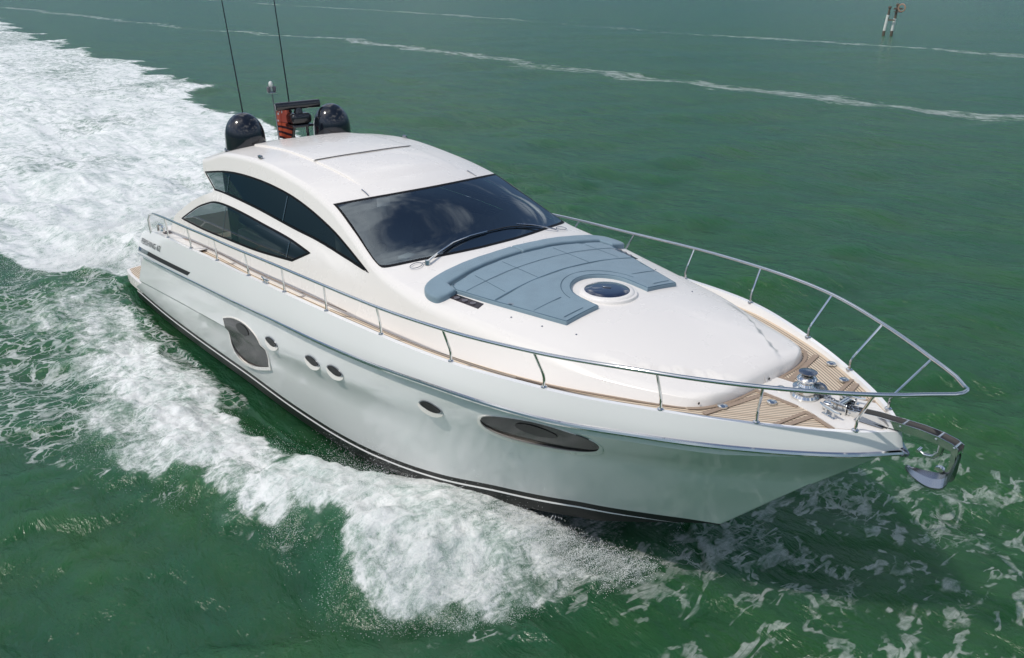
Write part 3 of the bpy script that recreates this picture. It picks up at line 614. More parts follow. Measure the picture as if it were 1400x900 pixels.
# ---- cup holder panels either side of the sunpad
for s in (-1, 1):
    o = resample([(-4.98, s*1.505), (-4.95, s*1.40), (-4.46, s*1.30), (-4.43, s*1.41)], .05); v = patch(o, tz, .008, .004, .1).build('cup_holder_panel', ventm, croof)
    for k in range(3):
        cx3, cy3 = -4.80+k*.12, s*(1.435-k*.026); b = MB(); b.lathe([(.036, .008), (.036, .016), (.028, .016), (.02, .011), (0, .010)], (cx3, cy3, tz(cx3, cy3)), 20); b.build('cup_holder', capm, v)
# screw heads and small fittings on the nose
for px_, py_ in ((-1.60, -.94), (-1.50, -.62), (-1.455, .05), (-1.5, .62)):
    MB().lathe([(.0, .008), (.012, .006), (.014, 0)], (float(px_)+.015, py_, 2.70), 12, ((0, 1, 0), (0, 0, 1), (1, 0, 0))).build('screw_head', rubber, croof)
for px_, py_ in ((-4.0, -1.27), (-3.6, -1.16), (-3.2, -1.02), (-3.2, 1.02), (-4.0, 1.27)):
    MB().lathe([(.0, .007), (.009, .006), (.012, 0)], (px_, py_, tz(px_, py_)), 12).build('press_stud', steel_d, croof)
# ---- windscreen wiper and the small wire loops at its ends
def tw(x, y, h): return (x, y, tz(x, abs(y))+h)
b = MB(); b.tube([tw(-5.79, -1.15, .03), tw(-5.79, -1.11, .05), tw(-5.86, -.92, .055), tw(-5.97, -.60, .05), tw(-6.02, -.25, .04), tw(-6.03, .05, .035)], [.024, .018, .012, .010, .009, .008], 8); b.lathe([(.0, .06), (.03, .055), (.04, .0)], tw(-5.79, -1.15, 0), 16); wi = b.build('wiper', steel, Y)
b = MB(); b.tube([tw(x, y, .022) for x, y in ((-5.91, -.80), (-6.0, -.5), (-6.045, 0), (-6.045, .45), (-6.0, .8), (-5.95, 1.0))], .009, 6); b.build('wiper_blade', rubber, wi)
b = MB(); b.tube([tw(-5.78, 1.15, .03), tw(-5.86, 1.0, .05), tw(-5.97, .85, .045), tw(-6.06, .62, .04)], .011, 8); b.build('wiper_link', steel_d, wi)
for s in (-1, 1):
    b = MB(); c0 = np.array((-5.83, s*1.30)); pts = [tw(c0[0]+.055*math.cos(t), c0[1]+.09*math.sin(t), .022) for t in np.linspace(0, 2*math.pi, 18)]; b.tube(pts, .005, 6, closed=False)
    b.tube([tw(-5.83, s*1.21, .022), tw(-5.79, s*1.15, .03)], .006, 6); b.build('wire_loop', steel_d, wi)
# ---- anchor windlass
wl = (-1.00, .0, dz(-1.0, 0)+.008)
b = MB(); b.lathe([(.135, 0), (.14, .02), (.125, .045), (.10, .055), (.10, .075), (.125, .085), (.128, .11), (.085, .125), (.07, .15), (.095, .18), (.10, .20), (.08, .225), (.055, .235)], wl, 36); wd = b.build('windlass', steel, Y, angle=35)
b = MB(); b.lathe([(.05, .235), (.06, .25), (.088, .262), (.09, .272), (.05, .285), (.0, .288)], wl, 32); b.build('capstan_cap', steel_d, wd)
b = MB(); b.lathe([(.0, -.02), (.075, -.02), (.08, -.008), (.08, .008), (.075, .02), (.0, .02)], (wl[0]+.10, .10, wl[2]+.075), 28, ((1, 0, 0), (0, 0, 1), (0, 1, 0))); b.build('chain_wheel', steel_d, wd)
MB().lathe([(.0, .03), (.03, .03), (.045, .02), (.05, .0)], (-1.25, -.03, dz(-1.25, 0)+.008), 24).build('foot_switch', steel, Y)
# ---- bow roller: two cheek plates with a dark channel between, and cross pins
arc = [(-.62, 2.725), (-.45, 2.745), (-.25, 2.775), (-.05, 2.795), (.15, 2.81), (.32, 2.808), (.44, 2.79), (.50, 2.76)]
b = MB()
for s in (-1, 1):
    b.grid([[(x, s*.055, z+.02) for x, z in arc], [(x, s*.063, z+.02) for x, z in arc], [(x, s*.063, z-.055) for x, z in arc], [(x, s*.055, z-.055) for x, z in arc]], True, False)
ro = b.build('bow_roller', steel, Y, angle=30)
b = MB(); b.grid([[(x, y, z-.012) for x, z in arc] for y in (-.055, 0, .055)]); b.build('roller_channel', rubber, ro)
for px_, pz_ in ((.46, 2.77), (.30, 2.79), (-.02, 2.78), (-.5, 2.72)):
    MB().tube([(px_, -.075, pz_), (px_, .075, pz_)], .014, 10).build('roller_pin', steel, ro)
b = MB()
for s in (-1, 1): b.box((-.60, s*.085, dz(-.6, 0)+.06), (.16, .016, .11), 0, .006)
b.tube([(-.60, -.085, dz(-.6, 0)+.09), (-.60, .085, dz(-.6, 0)+.09)], .03, 14); b.box((-.70, -.09, dz(-.7, 0)+.05), (.10, .07, .07), .2, .015); b.build('chain_stopper', steel, Y)
# ---- domes, radar, mast, aerials on the roof
for s in (-1, 1):
    c = (-11.62, s*.865, tz(-11.62, .865)-.06); prof = [(.345, 0), (.35, .05), (.342, .22)]+[(.342*math.cos(a), .22+.43*math.sin(a)) for a in np.linspace(.12, math.pi/2, 14)]
    b = MB(); b.lathe(prof, c, 48); d = b.build('satellite_dome', domem, Y, angle=60)
    b = MB(); b.lathe([(.375, -.04), (.375, .035), (.352, .045)], c, 40); b.build('dome_base', black, d)
rb = (-11.85, .30)
b = MB(); b.tube([(rb[0], rb[1]+.17, 3.7), (rb[0], rb[1]+.17, 4.0)], .028, 8); b.tube([(rb[0]-.05, rb[1]-.13, 3.7), (rb[0], rb[1]-.08, 4.0)], .028, 8); b.box((rb[0], rb[1]+.02, 3.985), (.34, .42, .05), 0, .02); ra = b.build('radar', black, Y)
b = MB(); b.box((rb[0], rb[1]+.02, 4.11), (.32, .40, .20), 0, .07); b.tube([(rb[0], rb[1]+.02, 4.2), (rb[0], rb[1]+.02, 4.31)], [.09, .06], 16); b.build('radar_housing', black, ra)
b = MB(); dx, dy = .10, .40; b.tube([(rb[0]-dx, rb[1]-dy+.02, 4.335), (rb[0]-dx*.97, rb[1]-dy*.97+.02, 4.335), (rb[0]+dx*.97, rb[1]+dy*.97+.02, 4.36), (rb[0]+dx, rb[1]+dy+.02, 4.36)], [.055, .075, .075, .055], 16); b.build('radar_scanner', black, ra)
b = MB(); b.tube([(-11.92, -.085, 3.66), (-11.92, -.10, 4.1), (-11.93, -.125, 4.62)], [.016, .014, .012], 8); b.box((-11.93, -.125, 4.60), (.13, .13, .02), 0, .006); ma = b.build('light_mast', steel_d, Y)
for k in (-1, 1):
    b = MB(); b.lathe([(.022, 0), (.032, .01), (.032, .085), (.02, .095), (0, .097)], (-11.93, -.125+k*.055, 4.61), 14); b.build('mast_lamp', capm, ma)
b = MB(); b.tube([(-11.93, -.125, 4.62), (-11.93, -.13, 4.70)], .012, 8); b.lathe([(.026, 0), (.036, .012), (.038, .05), (.03, .08), (.015, .095), (0, .10)], (-11.93, -.13, 4.70), 16); b.build('anchor_light', whitep, ma)
for p0, p1, nm in (((-11.97, -.655, 3.60), (-12.60, -.655, 7.6), 0), ((-11.96, .245, 3.66), (-12.38, .255, 7.6), 1)):
    b = MB(); P0, P1 = np.array(p0), np.array(p1); b.tube([P0, P0+(P1-P0)*.05], .024, 10); b.tube([P0+(P1-P0)*t for t in (.04, .35, 1)], [.015, .012, .006], 8); b.build('whip_aerial', black, Y)
# ================================================================ loose things lying on, hung from or tied to the yacht
pad_half = [(-3.43, -.43), (-3.42, -.70), (-3.41, -.965), (-3.85, -1.09), (-4.33, -1.225), (-4.91, -1.375), (-5.05, -1.33), (-5.14, -.9), (-5.20, -.4), (-5.215, 0)]
cut = [(-3.70-.435*math.cos(a), .435*math.sin(a)) for a in np.linspace(0, -math.pi/2, 9)]
S_ = [tuple(p) for p in resample(pad_half, .07, False)]+[]
outl = S_+[(x, -y) for x, y in S_[::-1][1:]]+[tuple(p) for p in resample([(-3.45, .435), (-3.68, .435)], .06, False)]+[(x, -y) for x, y in cut[::-1][1:]]+[tuple(c) for c in cut[1:]]+[(-3.6, -.435), (-3.5, -.435)]
o_ = []
for p in outl:
    if not o_ or math.hypot(p[0]-o_[-1][0], p[1]-o_[-1][1]) > .012: o_.append(p)
pad = patch(o_, tz, .048, .018, .07, .0035).build('sunpad', cushm, None, angle=60, at=(-4.3, 0, tz(-4.3, 0)))
tag(pad, 'wide flat blue sunbathing pad cut out around the round deck hatch', 'sunpad')
def seam(pts, m=seamm, parent=pad, w=.007, h=.0525):
    P = resample(pts, .05, False); d = np.gradient(P, axis=0); d /= np.linalg.norm(d, axis=1)[:, None]; n = np.stack([-d[:, 1], d[:, 0]], 1)*w
    b = MB(); b.grid([[(p[0], p[1], tz(*p)+h) for p in P+n], [(p[0], p[1], tz(*p)+h+.003) for p in P], [(p[0], p[1], tz(*p)+h) for p in P-n]]); return b.build('seam', m, parent)
seam([(-4.36, -1.21), (-4.42, -.6), (-4.45, 0), (-4.42, .6), (-4.36, 1.21)], w=.010)
seam([(-4.78, -1.31), (-4.84, -.6), (-4.86, 0), (-4.84, .6), (-4.78, 1.31)], w=.005)
for s in (-1, 1):
    seam([(-3.85, s*1.06), (-3.86, s*.62)], w=.006); seam([(-3.50, s*.92), (-3.50, s*.62)], w=.005)
    seam([(-4.44, s*.45), (-5.12, s*.45)], w=.003)
    seam([(-4.42, s*1.0), (-5.02, s*.98)], w=.003)
seam([(-3.70-.56*math.cos(a), .56*math.sin(a)) for a in np.linspace(-1.45, 1.45, 22)], w=.004)
bol_s = [(-5.235, -.012), (-5.22, -.45), (-5.16, -.95), (-5.09, -1.345), (-4.885, -1.385), (-4.87, -1.52), (-4.90, -1.655), (-5.10, -1.67), (-5.28, -1.54), (-5.39, -1.18), (-5.44, -.6), (-5.465, -.012)]
for s in (-1, 1):
    o = smooth_poly(bol_s, 6, corners=(0, 3, 4, 11))
    if s > 0: o = (o*np.array((1, -1)))[::-1]
    bo = patch(resample(o, .05), tz, .076, .030, .08, .004).build('bolster', cushm, None, angle=60, at=(-5.3, s*.8, tz(-5.3, .8)))
    tag(bo, 'blue curved bolster along the windscreen, the half nearer the viewer' if s < 0 else 'blue curved bolster along the windscreen, the half on the far side', 'bolster', 'bolsters behind the sunpad')
for ob_, oo_, hh_, r_ in ((pad, o_, .046, .006),):
    q = offset_poly(np.array(o_), .012); b = MB(); b.tube([(p[0], p[1], tz(*p)+hh_) for p in q], r_, 6, closed=True); b.build('piping', seamm, ob_)
# ensign
me_f = MB(); nU, nV = 22, 16; Gf = []
for i in range(nU+1):
    r = []
    for j in range(nV+1):
        u, v = i/nU, j/nV; w = .045*math.sin(u*9+v*2.2)*u+.02*math.sin(u*17-v*3)*u
        r.append((-11.945-.10*u+w*1.6, -.075+.40*u*(1-.25*(1-v))+w*.5, 3.78+.52*v-.08*u*u-.08*u*(1-v)))
    Gf.append(r)
me_f.grid(Gf); fl = me_f.build('ensign', flagmat(), None, at=(-11.94, -.08, 3.8))
uvl = fl.data.uv_layers.new(name='uv'); NV = nV+1
for lp in fl.data.loops:
    k = lp.vertex_index; uvl.data[lp.index].uv = ((k//NV)/nU, (k % NV)/nV)
tag(fl, 'red and dark striped ensign flying from the light mast between the black domes', 'flag')
# anchor hanging under the bow roller
A = root('anchor', (.40, 0, 2.55), 'polished steel plough anchor hanging under the bow roller', 'anchor')
b = MB()
for y0, y1 in ((-.018, .018),):
    sh = [(.43, 2.765), (.47, 2.74), (.485, 2.58), (.46, 2.50), (.42, 2.50), (.44, 2.58), (.435, 2.70)]
    b.grid([[(x, y0, z) for x, z in sh], [(x, y1, z) for x, z in sh]], False, True); b.add([(x, y0, z) for x, z in sh], [tuple(range(7))]); b.add([(x, y1, z) for x, z in sh], [tuple(range(7))])
b.build('shank', steel, A, angle=30)
for sd in (-1, 1):                                       # two flat plates of the plough meeting along the spine
    spine = [(.085, 0, 2.395), (.17, 0, 2.415), (.28, 0, 2.435), (.375, 0, 2.465), (.445, 0, 2.54), (.49, sd*.008, 2.70)]
    edge = [(.08, sd*.012, 2.385), (.16, sd*.05, 2.355), (.28, sd*.085, 2.335), (.39, sd*.10, 2.35), (.475, sd*.085, 2.42), (.505, sd*.02, 2.705)]
    mid_ = [tuple((np.array(p)+np.array(q))/2+np.array((0, sd*.006, .012))) for p, q in zip(spine, edge)]
    b = MB(); R = [smooth_poly(r, 4, closed=False).tolist() for r in (spine, mid_, edge)]
    b.grid(R); b.grid([[(p[0]+.004, p[1], p[2]-.018) for p in r] for r in R]); b.grid([R[2], [(p[0]+.004, p[1], p[2]-.018) for p in R[2]]]); b.build('fluke', steel_d, A, angle=9)
b = MB(); b.tube([(.35, -.02, 2.74), (.345, -.02, 2.66), (.30, -.02, 2.60), (.22, -.02, 2.585), (.17, -.02, 2.61)], [.03, .028, .024, .018, .012], 10); b.tube([(.17, -.055, 2.612), (.17, .02, 2.612)], .017, 10); b.build('guide_hook', steel, A)
b = MB(); b.lathe([(.0, -.025), (.028, -.025), (.032, 0), (.028, .025), (.0, .025)], (.37, 0, 2.50), 18, ((1, 0, 0), (0, 0, 1), (0, 1, 0)), 1.4, .8); b.build('pivot', steel, A)
# chain from the windlass to the roller
p0, p1 = np.array((-.90, .075, wl[2]+.07)), np.array((-.42, .0, 2.765)); CH = MB(); nL = 15
for i in range(nL):
    c = p0+(p1-p0)*(i+.5)/nL; c[2] -= .02*math.sin(math.pi*(i+.5)/nL); d = (p1-p0)/np.linalg.norm(p1-p0); side_ = np.cross(d, (0, 0, 1)); side_ /= np.linalg.norm(side_); upx = np.cross(side_, d)
    q = side_ if i % 2 == 0 else upx; L, Wd = .024, .014
    CH.tube([c+d*(L*math.cos(t))+q*(Wd*math.sin(t)) for t in np.linspace(0, 2*math.pi, 12, False)], .0055, 6, closed=True)
ch = CH.build('anchor_chain', steel_d, None, at=tuple(p0)); tag(ch, 'short steel chain running from the windlass to the bow roller', 'chain')
# ================================================================ channel marker far off
Mk = root('channel_marker', (-46.2, 94.5, 0), 'old timber channel marker of two leaning piles standing far off in the water', 'channel marker')
for s, x0, y0 in ((0, -46.9, 94.3), (1, -46.2, 94.8)):
    b = MB(); tx, ty = (.22, .1) if s == 0 else (.16, .1); hgt_ = 3.0 if s == 0 else 3.3
    b.tube([(x0, y0, -1), (x0+tx*.12, y0+ty*.1, .55)], .17, 10); pile = b.build('pile', wood, Mk)
    b = MB(); b.tube([(x0+tx*.12, y0+ty*.1, .55), (x0+tx*.75, y0+ty*.6, 2.3 if s == 0 else 1.9)], .165, 10); b.build('sunlit_pile', whitep, pile)  # no separate sleeve: the timber's sunlit paleness put in as a white colour
    b = MB(); b.tube([(x0+tx*.72, y0+ty*.6, 1.85), (x0+tx, y0+ty, hgt_)], [.15, .12], 10); b.lathe([(.12, 0), (.2, .06), (.17, .22), (.0, .3)], (x0+tx, y0+ty, hgt_), 12); b.build('pile_top', wood, pile)
b = MB(); b.box((-46.35, 94.4, 1.75), (1.0, .12, .16)); b.build('cross_beam', wood, Mk)
b = MB(); b.box((-45.75, 94.6, 3.0), (1.0, .10, .2)); b.box((-45.75, 94.62, 2.65), (1.0, .10, .1)); b.build('sign_board', signm, Mk)
b = MB(); b.lathe([(.42, -.04), (.48, 0), (.42, .04), (.33, .03), (.33, -.03), (.42, -.04)], (-45.35, 94.55, 3.1), 24, ((1, 0, 0), (0, 0, 1), (0, 1, 0))); b.build('ring_sign', roundm, Mk)
# ================================================================ the sea
def hsh(ix, iy, seed):
    h = (ix.astype(np.int64)*374761393+iy.astype(np.int64)*668265263+seed*1274126177) & 0xffffffff
    h = ((h ^ (h >> 13))*1274126177) & 0xffffffff; h = h ^ (h >> 16); return (h & 0xffffff)/float(0xffffff)
def vnoise(x, y, seed=0):
    ix, iy = np.floor(x), np.floor(y); fx, fy = x-ix, y-iy; fx = fx*fx*fx*(fx*(fx*6-15)+10); fy = fy*fy*fy*(fy*(fy*6-15)+10)
    ix = ix.astype(np.int64); iy = iy.astype(np.int64)
    a, b, c, d = hsh(ix, iy, seed), hsh(ix+1, iy, seed), hsh(ix, iy+1, seed), hsh(ix+1, iy+1, seed)
    return a+(b-a)*fx+(c-a)*fy+(a-b-c+d)*fx*fy
def fbm(x, y, sc, oc=4, seed=0, rough=.5):
    s = 0; a = 1; t = 0
    for k in range(oc): s = s+a*vnoise(x*sc*2**k+17.3*k, y*sc*2**k-9.1*k, seed+k); t += a; a *= rough
    return s/t
def axis(lo, hi, d, g, lo_far, hi_far):
    core = np.arange(lo, hi+d/2, d); out = [core[-1]]; s = d; up_ = []; dn = []
    while out[-1] < hi_far: s *= 1+g; out.append(out[-1]+s); up_.append(out[-1])
    out = [core[0]]; s = d
    while out[-1] > lo_far: s *= 1+g; out.append(out[-1]-s); dn.append(out[-1])
    return np.array(dn[::-1]+list(core)+up_)
ax_ = axis(-16.5, 1.6, .036, .035, -9000, 600); ay_ = axis(-5.6, 4.8, .036, .035, -400, 9000)
XX, YY = np.meshgrid(ax_, ay_, indexing='ij')
sx = np.gradient(ax_); sy = np.gradient(ay_); SP = np.maximum(sx[:, None], sy[None, :])
xf, yf = XX.ravel(), YY.ravel(); sp = SP.ravel()
def waves(x, y, sp):
    z = np.zeros_like(x); r = np.random.default_rng(5); base = math.radians(139)
    for k in range(54):
        lam = .45*(14/.45)**((k+r.random())/54); th = base+r.normal(0, .55); amp = .0072*lam**.70*(.6+.8*r.random())*(1 if lam < 7 else .6)
        ph = r.random()*6.28; kk = 2*math.pi/lam; a = kk*(x*math.cos(th)+y*math.sin(th))+ph
        z += amp*sst(2.2, 4.5, lam/sp)*(np.sin(a)+.25*np.sin(2*a+.6))
    return z
zw = waves(xf, yf, sp)
# --- foam fields in boat and world coordinates
wx = xf+.30*(fbm(xf, yf, 4.2, 3, 5)-.5)+.55*(fbm(xf, yf, .9, 4, 1)-.5)*1.6; wy = yf+.42*(fbm(xf, yf, 4.0, 3, 15)-.5)+.75*(fbm(xf, yf, .8, 5, 9)-.5)*1.6
ay = np.abs(yf)
YO = [(-1.9, .0), (-2.1, .45), (-2.3, 1.1), (-2.6, 2.0), (-2.95, 2.7), (-3.5, 3.3), (-3.95, 3.75), (-4.4, 3.95), (-5, 3.75), (-5.5, 3.55), (-6.1, 3.6), (-6.8, 4.05), (-7.7, 4.3), (-8.7, 4.8), (-10.5, 5.0), (-12.2, 4.6), (-14.3, 4.6), (-15.7, 5.0), (-20, 5.8)]
YI = [(-2.0, -.2), (-5.3, -.2), (-5.8, 1.3), (-6.4, 2.0), (-7.1, 2.35), (-7.7, 2.55), (-8.7, 2.50), (-9.6, 2.48), (-10.9, 2.32), (-13, 2.12), (-15, 2.0), (-20, 1.8)]
stb = yf < 0
xe = np.where(stb, wx, wx+.55)                           # the far side wave starts a little further aft
yo, yi = pch(YO, xe), pch(YI, xe); aw = np.where(stb, np.abs(wy), np.abs(wy))
inb = sst(-1.95, -2.3, xe)*sst(-19.5, -16, xe)
bowf = sst(-.12, .62, yo-aw)*sst(-.12, .30, aw-yi)*inb
dens = np.interp(xf, [-20, -16, -13, -11, -9.5, -7.5, -5, -2.5], [.74, .82, .86, .90, .95, 1.0, 1.04, 1.0])
# the sheet thrown off the stem is thin and stringy forward of the tumbling front
thin = sst(-3.6, -2.6, xf)*sst(3.0, 1.2, ay); dens = dens*(1-.34*sst(-3.9, -2.7, xf)*sst(3.2, 1.6, ay))*(.80+.42*(fbm(xf, yf, .95, 4, 111)-.12)*sst(-2.2, -5, xf)+.2*sst(-5, -2.2, xf))
core = np.exp(-((ay-(pch(YO, xf)*.62))/.9)**2); dens = dens*(.86+.2*core)
bow_d = bowf*dens
YR_ = [(-14.7, 1.9), (-16, 2.2), (-20, 5.0), (-25, 9.3), (-30, 11.0), (-38, 11.2), (-55, 15.4), (-96, 18.6), (-163, 25.3), (-400, 48), (-9000, 700)]
YL_ = [(-14.7, -1.9), (-16.4, -1.9), (-17.2, -2.3), (-18.5, -3.1), (-21, -4.0), (-30, -7), (-60, -12), (-160, -26), (-9000, -700)]
amp_e = np.interp(-xf, [14, 20, 60, 160], [.3, .9, 2.6, 4.0]); we = (fbm(xf, yf, .35, 5, 21)-.5)*2.4*amp_e
wake = sst(0, 1, (pch(YR_, xf)+we-yf)/(.5*amp_e+.12))*sst(0, 1, (yf-pch(YL_, xf)+we*.6)/(.4*amp_e+.12))*sst(-15.9, -16.5, xf)
wake_d = wake*(.80+.18*(fbm(xf, yf, .22, 4, 33)-.5)*2)*np.interp(-xf, [14, 26, 60, 200, 900], [1.28, 1.2, 1.1, .98, .6])
foam = np.maximum(bow_d, wake_d)
# --- lacy scum: right foreground, rims of the thick foam, old foam astern
fr_ell = sst(-3.6, -2.4, wx)*sst(2.3, .7, wx)*sst(-2.0, -.9, wy)*sst(6.0, 3.6, wy)
lace = .56*fr_ell*(.65+.7*(fbm(xf, yf, .8, 3, 50)-.3))
rim = sst(-1.3, .1, yo-aw)*(1-sst(.0, .5, yo-aw))*inb*sst(-.3, .1, aw-yi); lace = np.maximum(lace, .46*rim)
scum = fr_ell
aftl = sst(-9.0, -10.5, xf)*sst(-20, -16, xf)*sst(1.9, 2.2, ay)*sst(7.2, 5.2, ay); lace = np.maximum(lace, aftl*.76*(yf < 0))
left = sst(-12.8, -13.6, wx)*sst(-22, -16, wx)*sst(-1.8, -2.1, wy)*sst(-5.4, -4.6, wy); lace = np.maximum(lace, .80*left)
# --- heights: the bow wave leaves the hull high, tumbles outward, leaves a trough behind it
YOc, YIc = pch(YO, np.where(stb, xf, xf+.55)), np.maximum(pch(Y_E, np.minimum(xf, -1.78)), 0)
t = np.clip((ay-YIc)/np.maximum(YOc-YIc, .05), 0, 1.25)
h_in = np.interp(xf, [-20, -15, -9, -7.2, -6.2, -5.2, -4.3, -3.5, -2.8, -2.2, -1.6], [-.10, -.24, -.30, -.22, .0, .34, .45, .36, .18, .04, 0])
h_cr = np.interp(xf, [-20, -14, -10, -7.5, -5.5, -4.2, -3.4, -2.8, -2.2], [.04, .10, .20, .34, .46, .46, .30, .14, 0])
hb_ = np.where(t < 1, h_in*(1-t)**2+h_cr*np.sin(np.pi*np.clip(t, 0, 1)**.85)*(t**.3)*1.05, 0)*sst(1.22, .78, t)*sst(-1.9, -3.6, xf)*sst(-19.5, -16, xf)
lump = (fbm(xf, yf, 1.7, 4, 61, .55)-.5)*.34+(fbm(xf, yf, 5.5, 4, 71, .6)-.5)*.15
z = zw*(1-.7*bowf)*np.where((np.abs(yf) < 2.2) & (xf < -1.5) & (xf > -16.5), .35, 1)+hb_+lump*bowf*dens*np.interp(t, [0, .15, .6, 1], [.15, .6, 1.1, .7])
z += wake*((fbm(xf, yf, .55, 5, 81, .6)-.5)*.62*np.interp(-xf, [14, 22, 80, 300], [.9, 1.0, .8, .25])+(fbm(xf, yf, 3.2, 3, 91)-.5)*.16*(sp < .12))
z += .62*np.exp(-((xf+18.4)/2.3)**2)*np.exp(-(yf/2.3)**2)*(1+.8*(fbm(xf, yf, 1.2, 4, 95)-.5))
z -= .10*np.exp(-((xf+15.4)/.8)**2)*np.exp(-(yf/1.8)**2)
# keep the water below decks inside the hull
ins = (xf < -1.85) & (xf > -15.95) & (ay < pch(Y_E, np.minimum(xf, -1.78))-.06); z = np.where(ins, np.minimum(z, -.05), z)
def sea_material():
    m = bpy.data.materials.new('sea_water'); m.use_nodes = True; t = m.node_tree; t.nodes.clear()
    g = N(t, 'ShaderNodeNewGeometry'); P = g.outputs['Position']; s = N(t, 'ShaderNodeSeparateXYZ'); t.links.new(P, s.inputs[0])
    fa = N(t, 'ShaderNodeAttribute', attribute_name='foam').outputs['Fac']; la = N(t, 'ShaderNodeAttribute', attribute_name='lace').outputs['Fac']; sa = N(t, 'ShaderNodeAttribute', attribute_name='scum').outputs['Fac']
    def mapped(sc, rot=0.):
        mp = N(t, 'ShaderNodeMapping'); mp.inputs['Scale'].default_value = sc; mp.inputs['Rotation'].default_value = (0, 0, rot); t.links.new(P, mp.inputs[0]); return mp.outputs[0]
    def noise(v, sc, det=6., ro=.6, dist=0.):
        n = N(t, 'ShaderNodeTexNoise', Scale=sc, Detail=det, Roughness=ro, Distortion=dist); t.links.new(v, n.inputs['Vector']); return n
    # thick broken foam
    n1 = noise(mapped((.75, 1.2, .4)), 1.5, 9., .70, .6).outputs[0]; n2 = noise(mapped((1.25, .55, .8), -.75), 6.0, 7., .72, .9).outputs[0]; n3 = noise(P, 24., 5., .7).outputs[0]
    nn = mth(t, 'ADD', mth(t, 'MULTIPLY', n1, .44), mth(t, 'ADD', mth(t, 'MULTIPLY', n2, .40), mth(t, 'MULTIPLY', n3, .16)))
    thr = mth(t, 'SUBTRACT', .98, mth(t, 'MULTIPLY', fa, .63))
    th = mrange(t, mth(t, 'SUBTRACT', mth(t, 'ADD', nn, 0), thr), -.10, .13); th = mth(t, 'MULTIPLY', th, mrange(t, fa, .02, .16))
    # lacy network
    wv = noise(P, 1.6, 4., .6); wadd = N(t, 'ShaderNodeVectorMath', operation='MULTIPLY_ADD'); t.links.new(wv.outputs['Color'], wadd.inputs[0]); wadd.inputs[1].default_value = (.75, .75, .0); t.links.new(mapped((1.25, .85, .0), .35), wadd.inputs[2])
    def net(sc, w):
        v = N(t, 'ShaderNodeTexVoronoi', feature='DISTANCE_TO_EDGE', Scale=sc); t.links.new(wadd.outputs[0], v.inputs['Vector'])
        ww = noise(P, 3.1, 3.).outputs[0]; wid = mth(t, 'MULTIPLY', mth(t, 'MAXIMUM', mth(t, 'SUBTRACT', ww, .32), .0), w)
        return mth(t, 'SUBTRACT', 1., mrange(t, v.outputs['Distance'], mth(t, 'MULTIPLY', wid, .45), mth(t, 'ADD', wid, .012)))
    ridge = mth(t, 'MAXIMUM', net(2.1, .30), mth(t, 'MULTIPLY', net(4.7, .30), .75))
    gate = noise(mapped((1, .8, 0), .3), 1.15, 5., .62).outputs[0]
    def worm(sc, seed, w):                                # short wriggling strokes of scum lying across the boat's track
        v = noise(mapped((1.5, .62, 1.), .25+.12*seed), sc, 3., .5, .9).outputs[0]; g2 = noise(mapped((1.1, .8, 1), seed), sc*1.5, 3., .5).outputs[0]
        ln = mth(t, 'SUBTRACT', 1., mrange(t, mth(t, 'ABSOLUTE', mth(t, 'SUBTRACT', v, .5)), w*.4, w))
        return mth(t, 'MULTIPLY', ln, mrange(t, mth(t, 'ADD', g2, mth(t, 'MULTIPLY', la, .16)), .585, .635))
    wm = mth(t, 'MULTIPLY', mth(t, 'MAXIMUM', worm(1.25, 0., .05), worm(2.0, 1.7, .055)), mrange(t, sa, .15, .6)); wm = mth(t, 'MULTIPLY', wm, mrange(t, n2, .3, .62, .22, .58))
    lm = mth(t, 'MULTIPLY', ridge, mrange(t, mth(t, 'ADD', gate, mth(t, 'SUBTRACT', mth(t, 'MULTIPLY', la, .62), .80)), .0, .11))
    lm = mth(t, 'MULTIPLY', lm, mrange(t, la, .02, .2)); lm = mth(t, 'MULTIPLY', lm, mrange(t, n2, .3, .62, .22, .62))
    # long streaks of old foam far away: two lines across the view and a faint third
    def streak(pts, w, dens, seed):
        fc = N(t, 'ShaderNodeFloatCurve'); c = fc.mapping.curves[0]; xs_ = [(p[0]+400)/500 for p in pts]; ys_ = [p[1]/300 for p in pts]
        while len(c.points) < len(pts): c.points.new(.5, .5)
        for q, a, b_ in zip(c.points, xs_, ys_): q.location = (a, b_)
        fc.mapping.use_clip = False; fc.mapping.update()
        nx = mth(t, 'DIVIDE', mth(t, 'ADD', s.outputs[0], 400.), 500.); t.links.new(nx, fc.inputs['Value']); yc = mth(t, 'MULTIPLY', fc.outputs[0], 300.)
        wob = mth(t, 'MULTIPLY', mth(t, 'SUBTRACT', noise(mapped((1, 1, 0)), .09+.01*seed, 5., .65).outputs[0], .5), 9.*w/3)
        d = mth(t, 'ABSOLUTE', mth(t, 'ADD', mth(t, 'SUBTRACT', s.outputs[1], yc), wob)); band = mth(t, 'SUBTRACT', 1., mrange(t, d, w*.10, w))
        br = noise(mapped((.5, 1.1, 0)), 1.3, 8., .78).outputs[0]; lo_ = noise(mapped((1, .3, 0)), .03, 4.).outputs[0]
        den = mth(t, 'MULTIPLY', band, mth(t, 'MULTIPLY', mrange(t, lo_, .25, .6, .45, 1.), dens))
        return mth(t, 'MULTIPLY', mrange(t, mth(t, 'SUBTRACT', mth(t, 'ADD', br, mth(t, 'MULTIPLY', den, .40)), .80), -.03, .20), mrange(t, band, 0, .3))
    st = mth(t, 'MAXIMUM', streak([(-400, 37.5), (-171, 38.5), (-108, 39.2), (-82, 42.4), (-59, 41.3), (-31, 38.9), (-12, 40.2), (100, 52)], 3.0, 1.0, 0), streak([(-400, 110), (-208, 93), (-120, 89), (-62, 79.6), (-37, 79.4), (-26, 77.8), (100, 62)], 3.4, .92, 1))
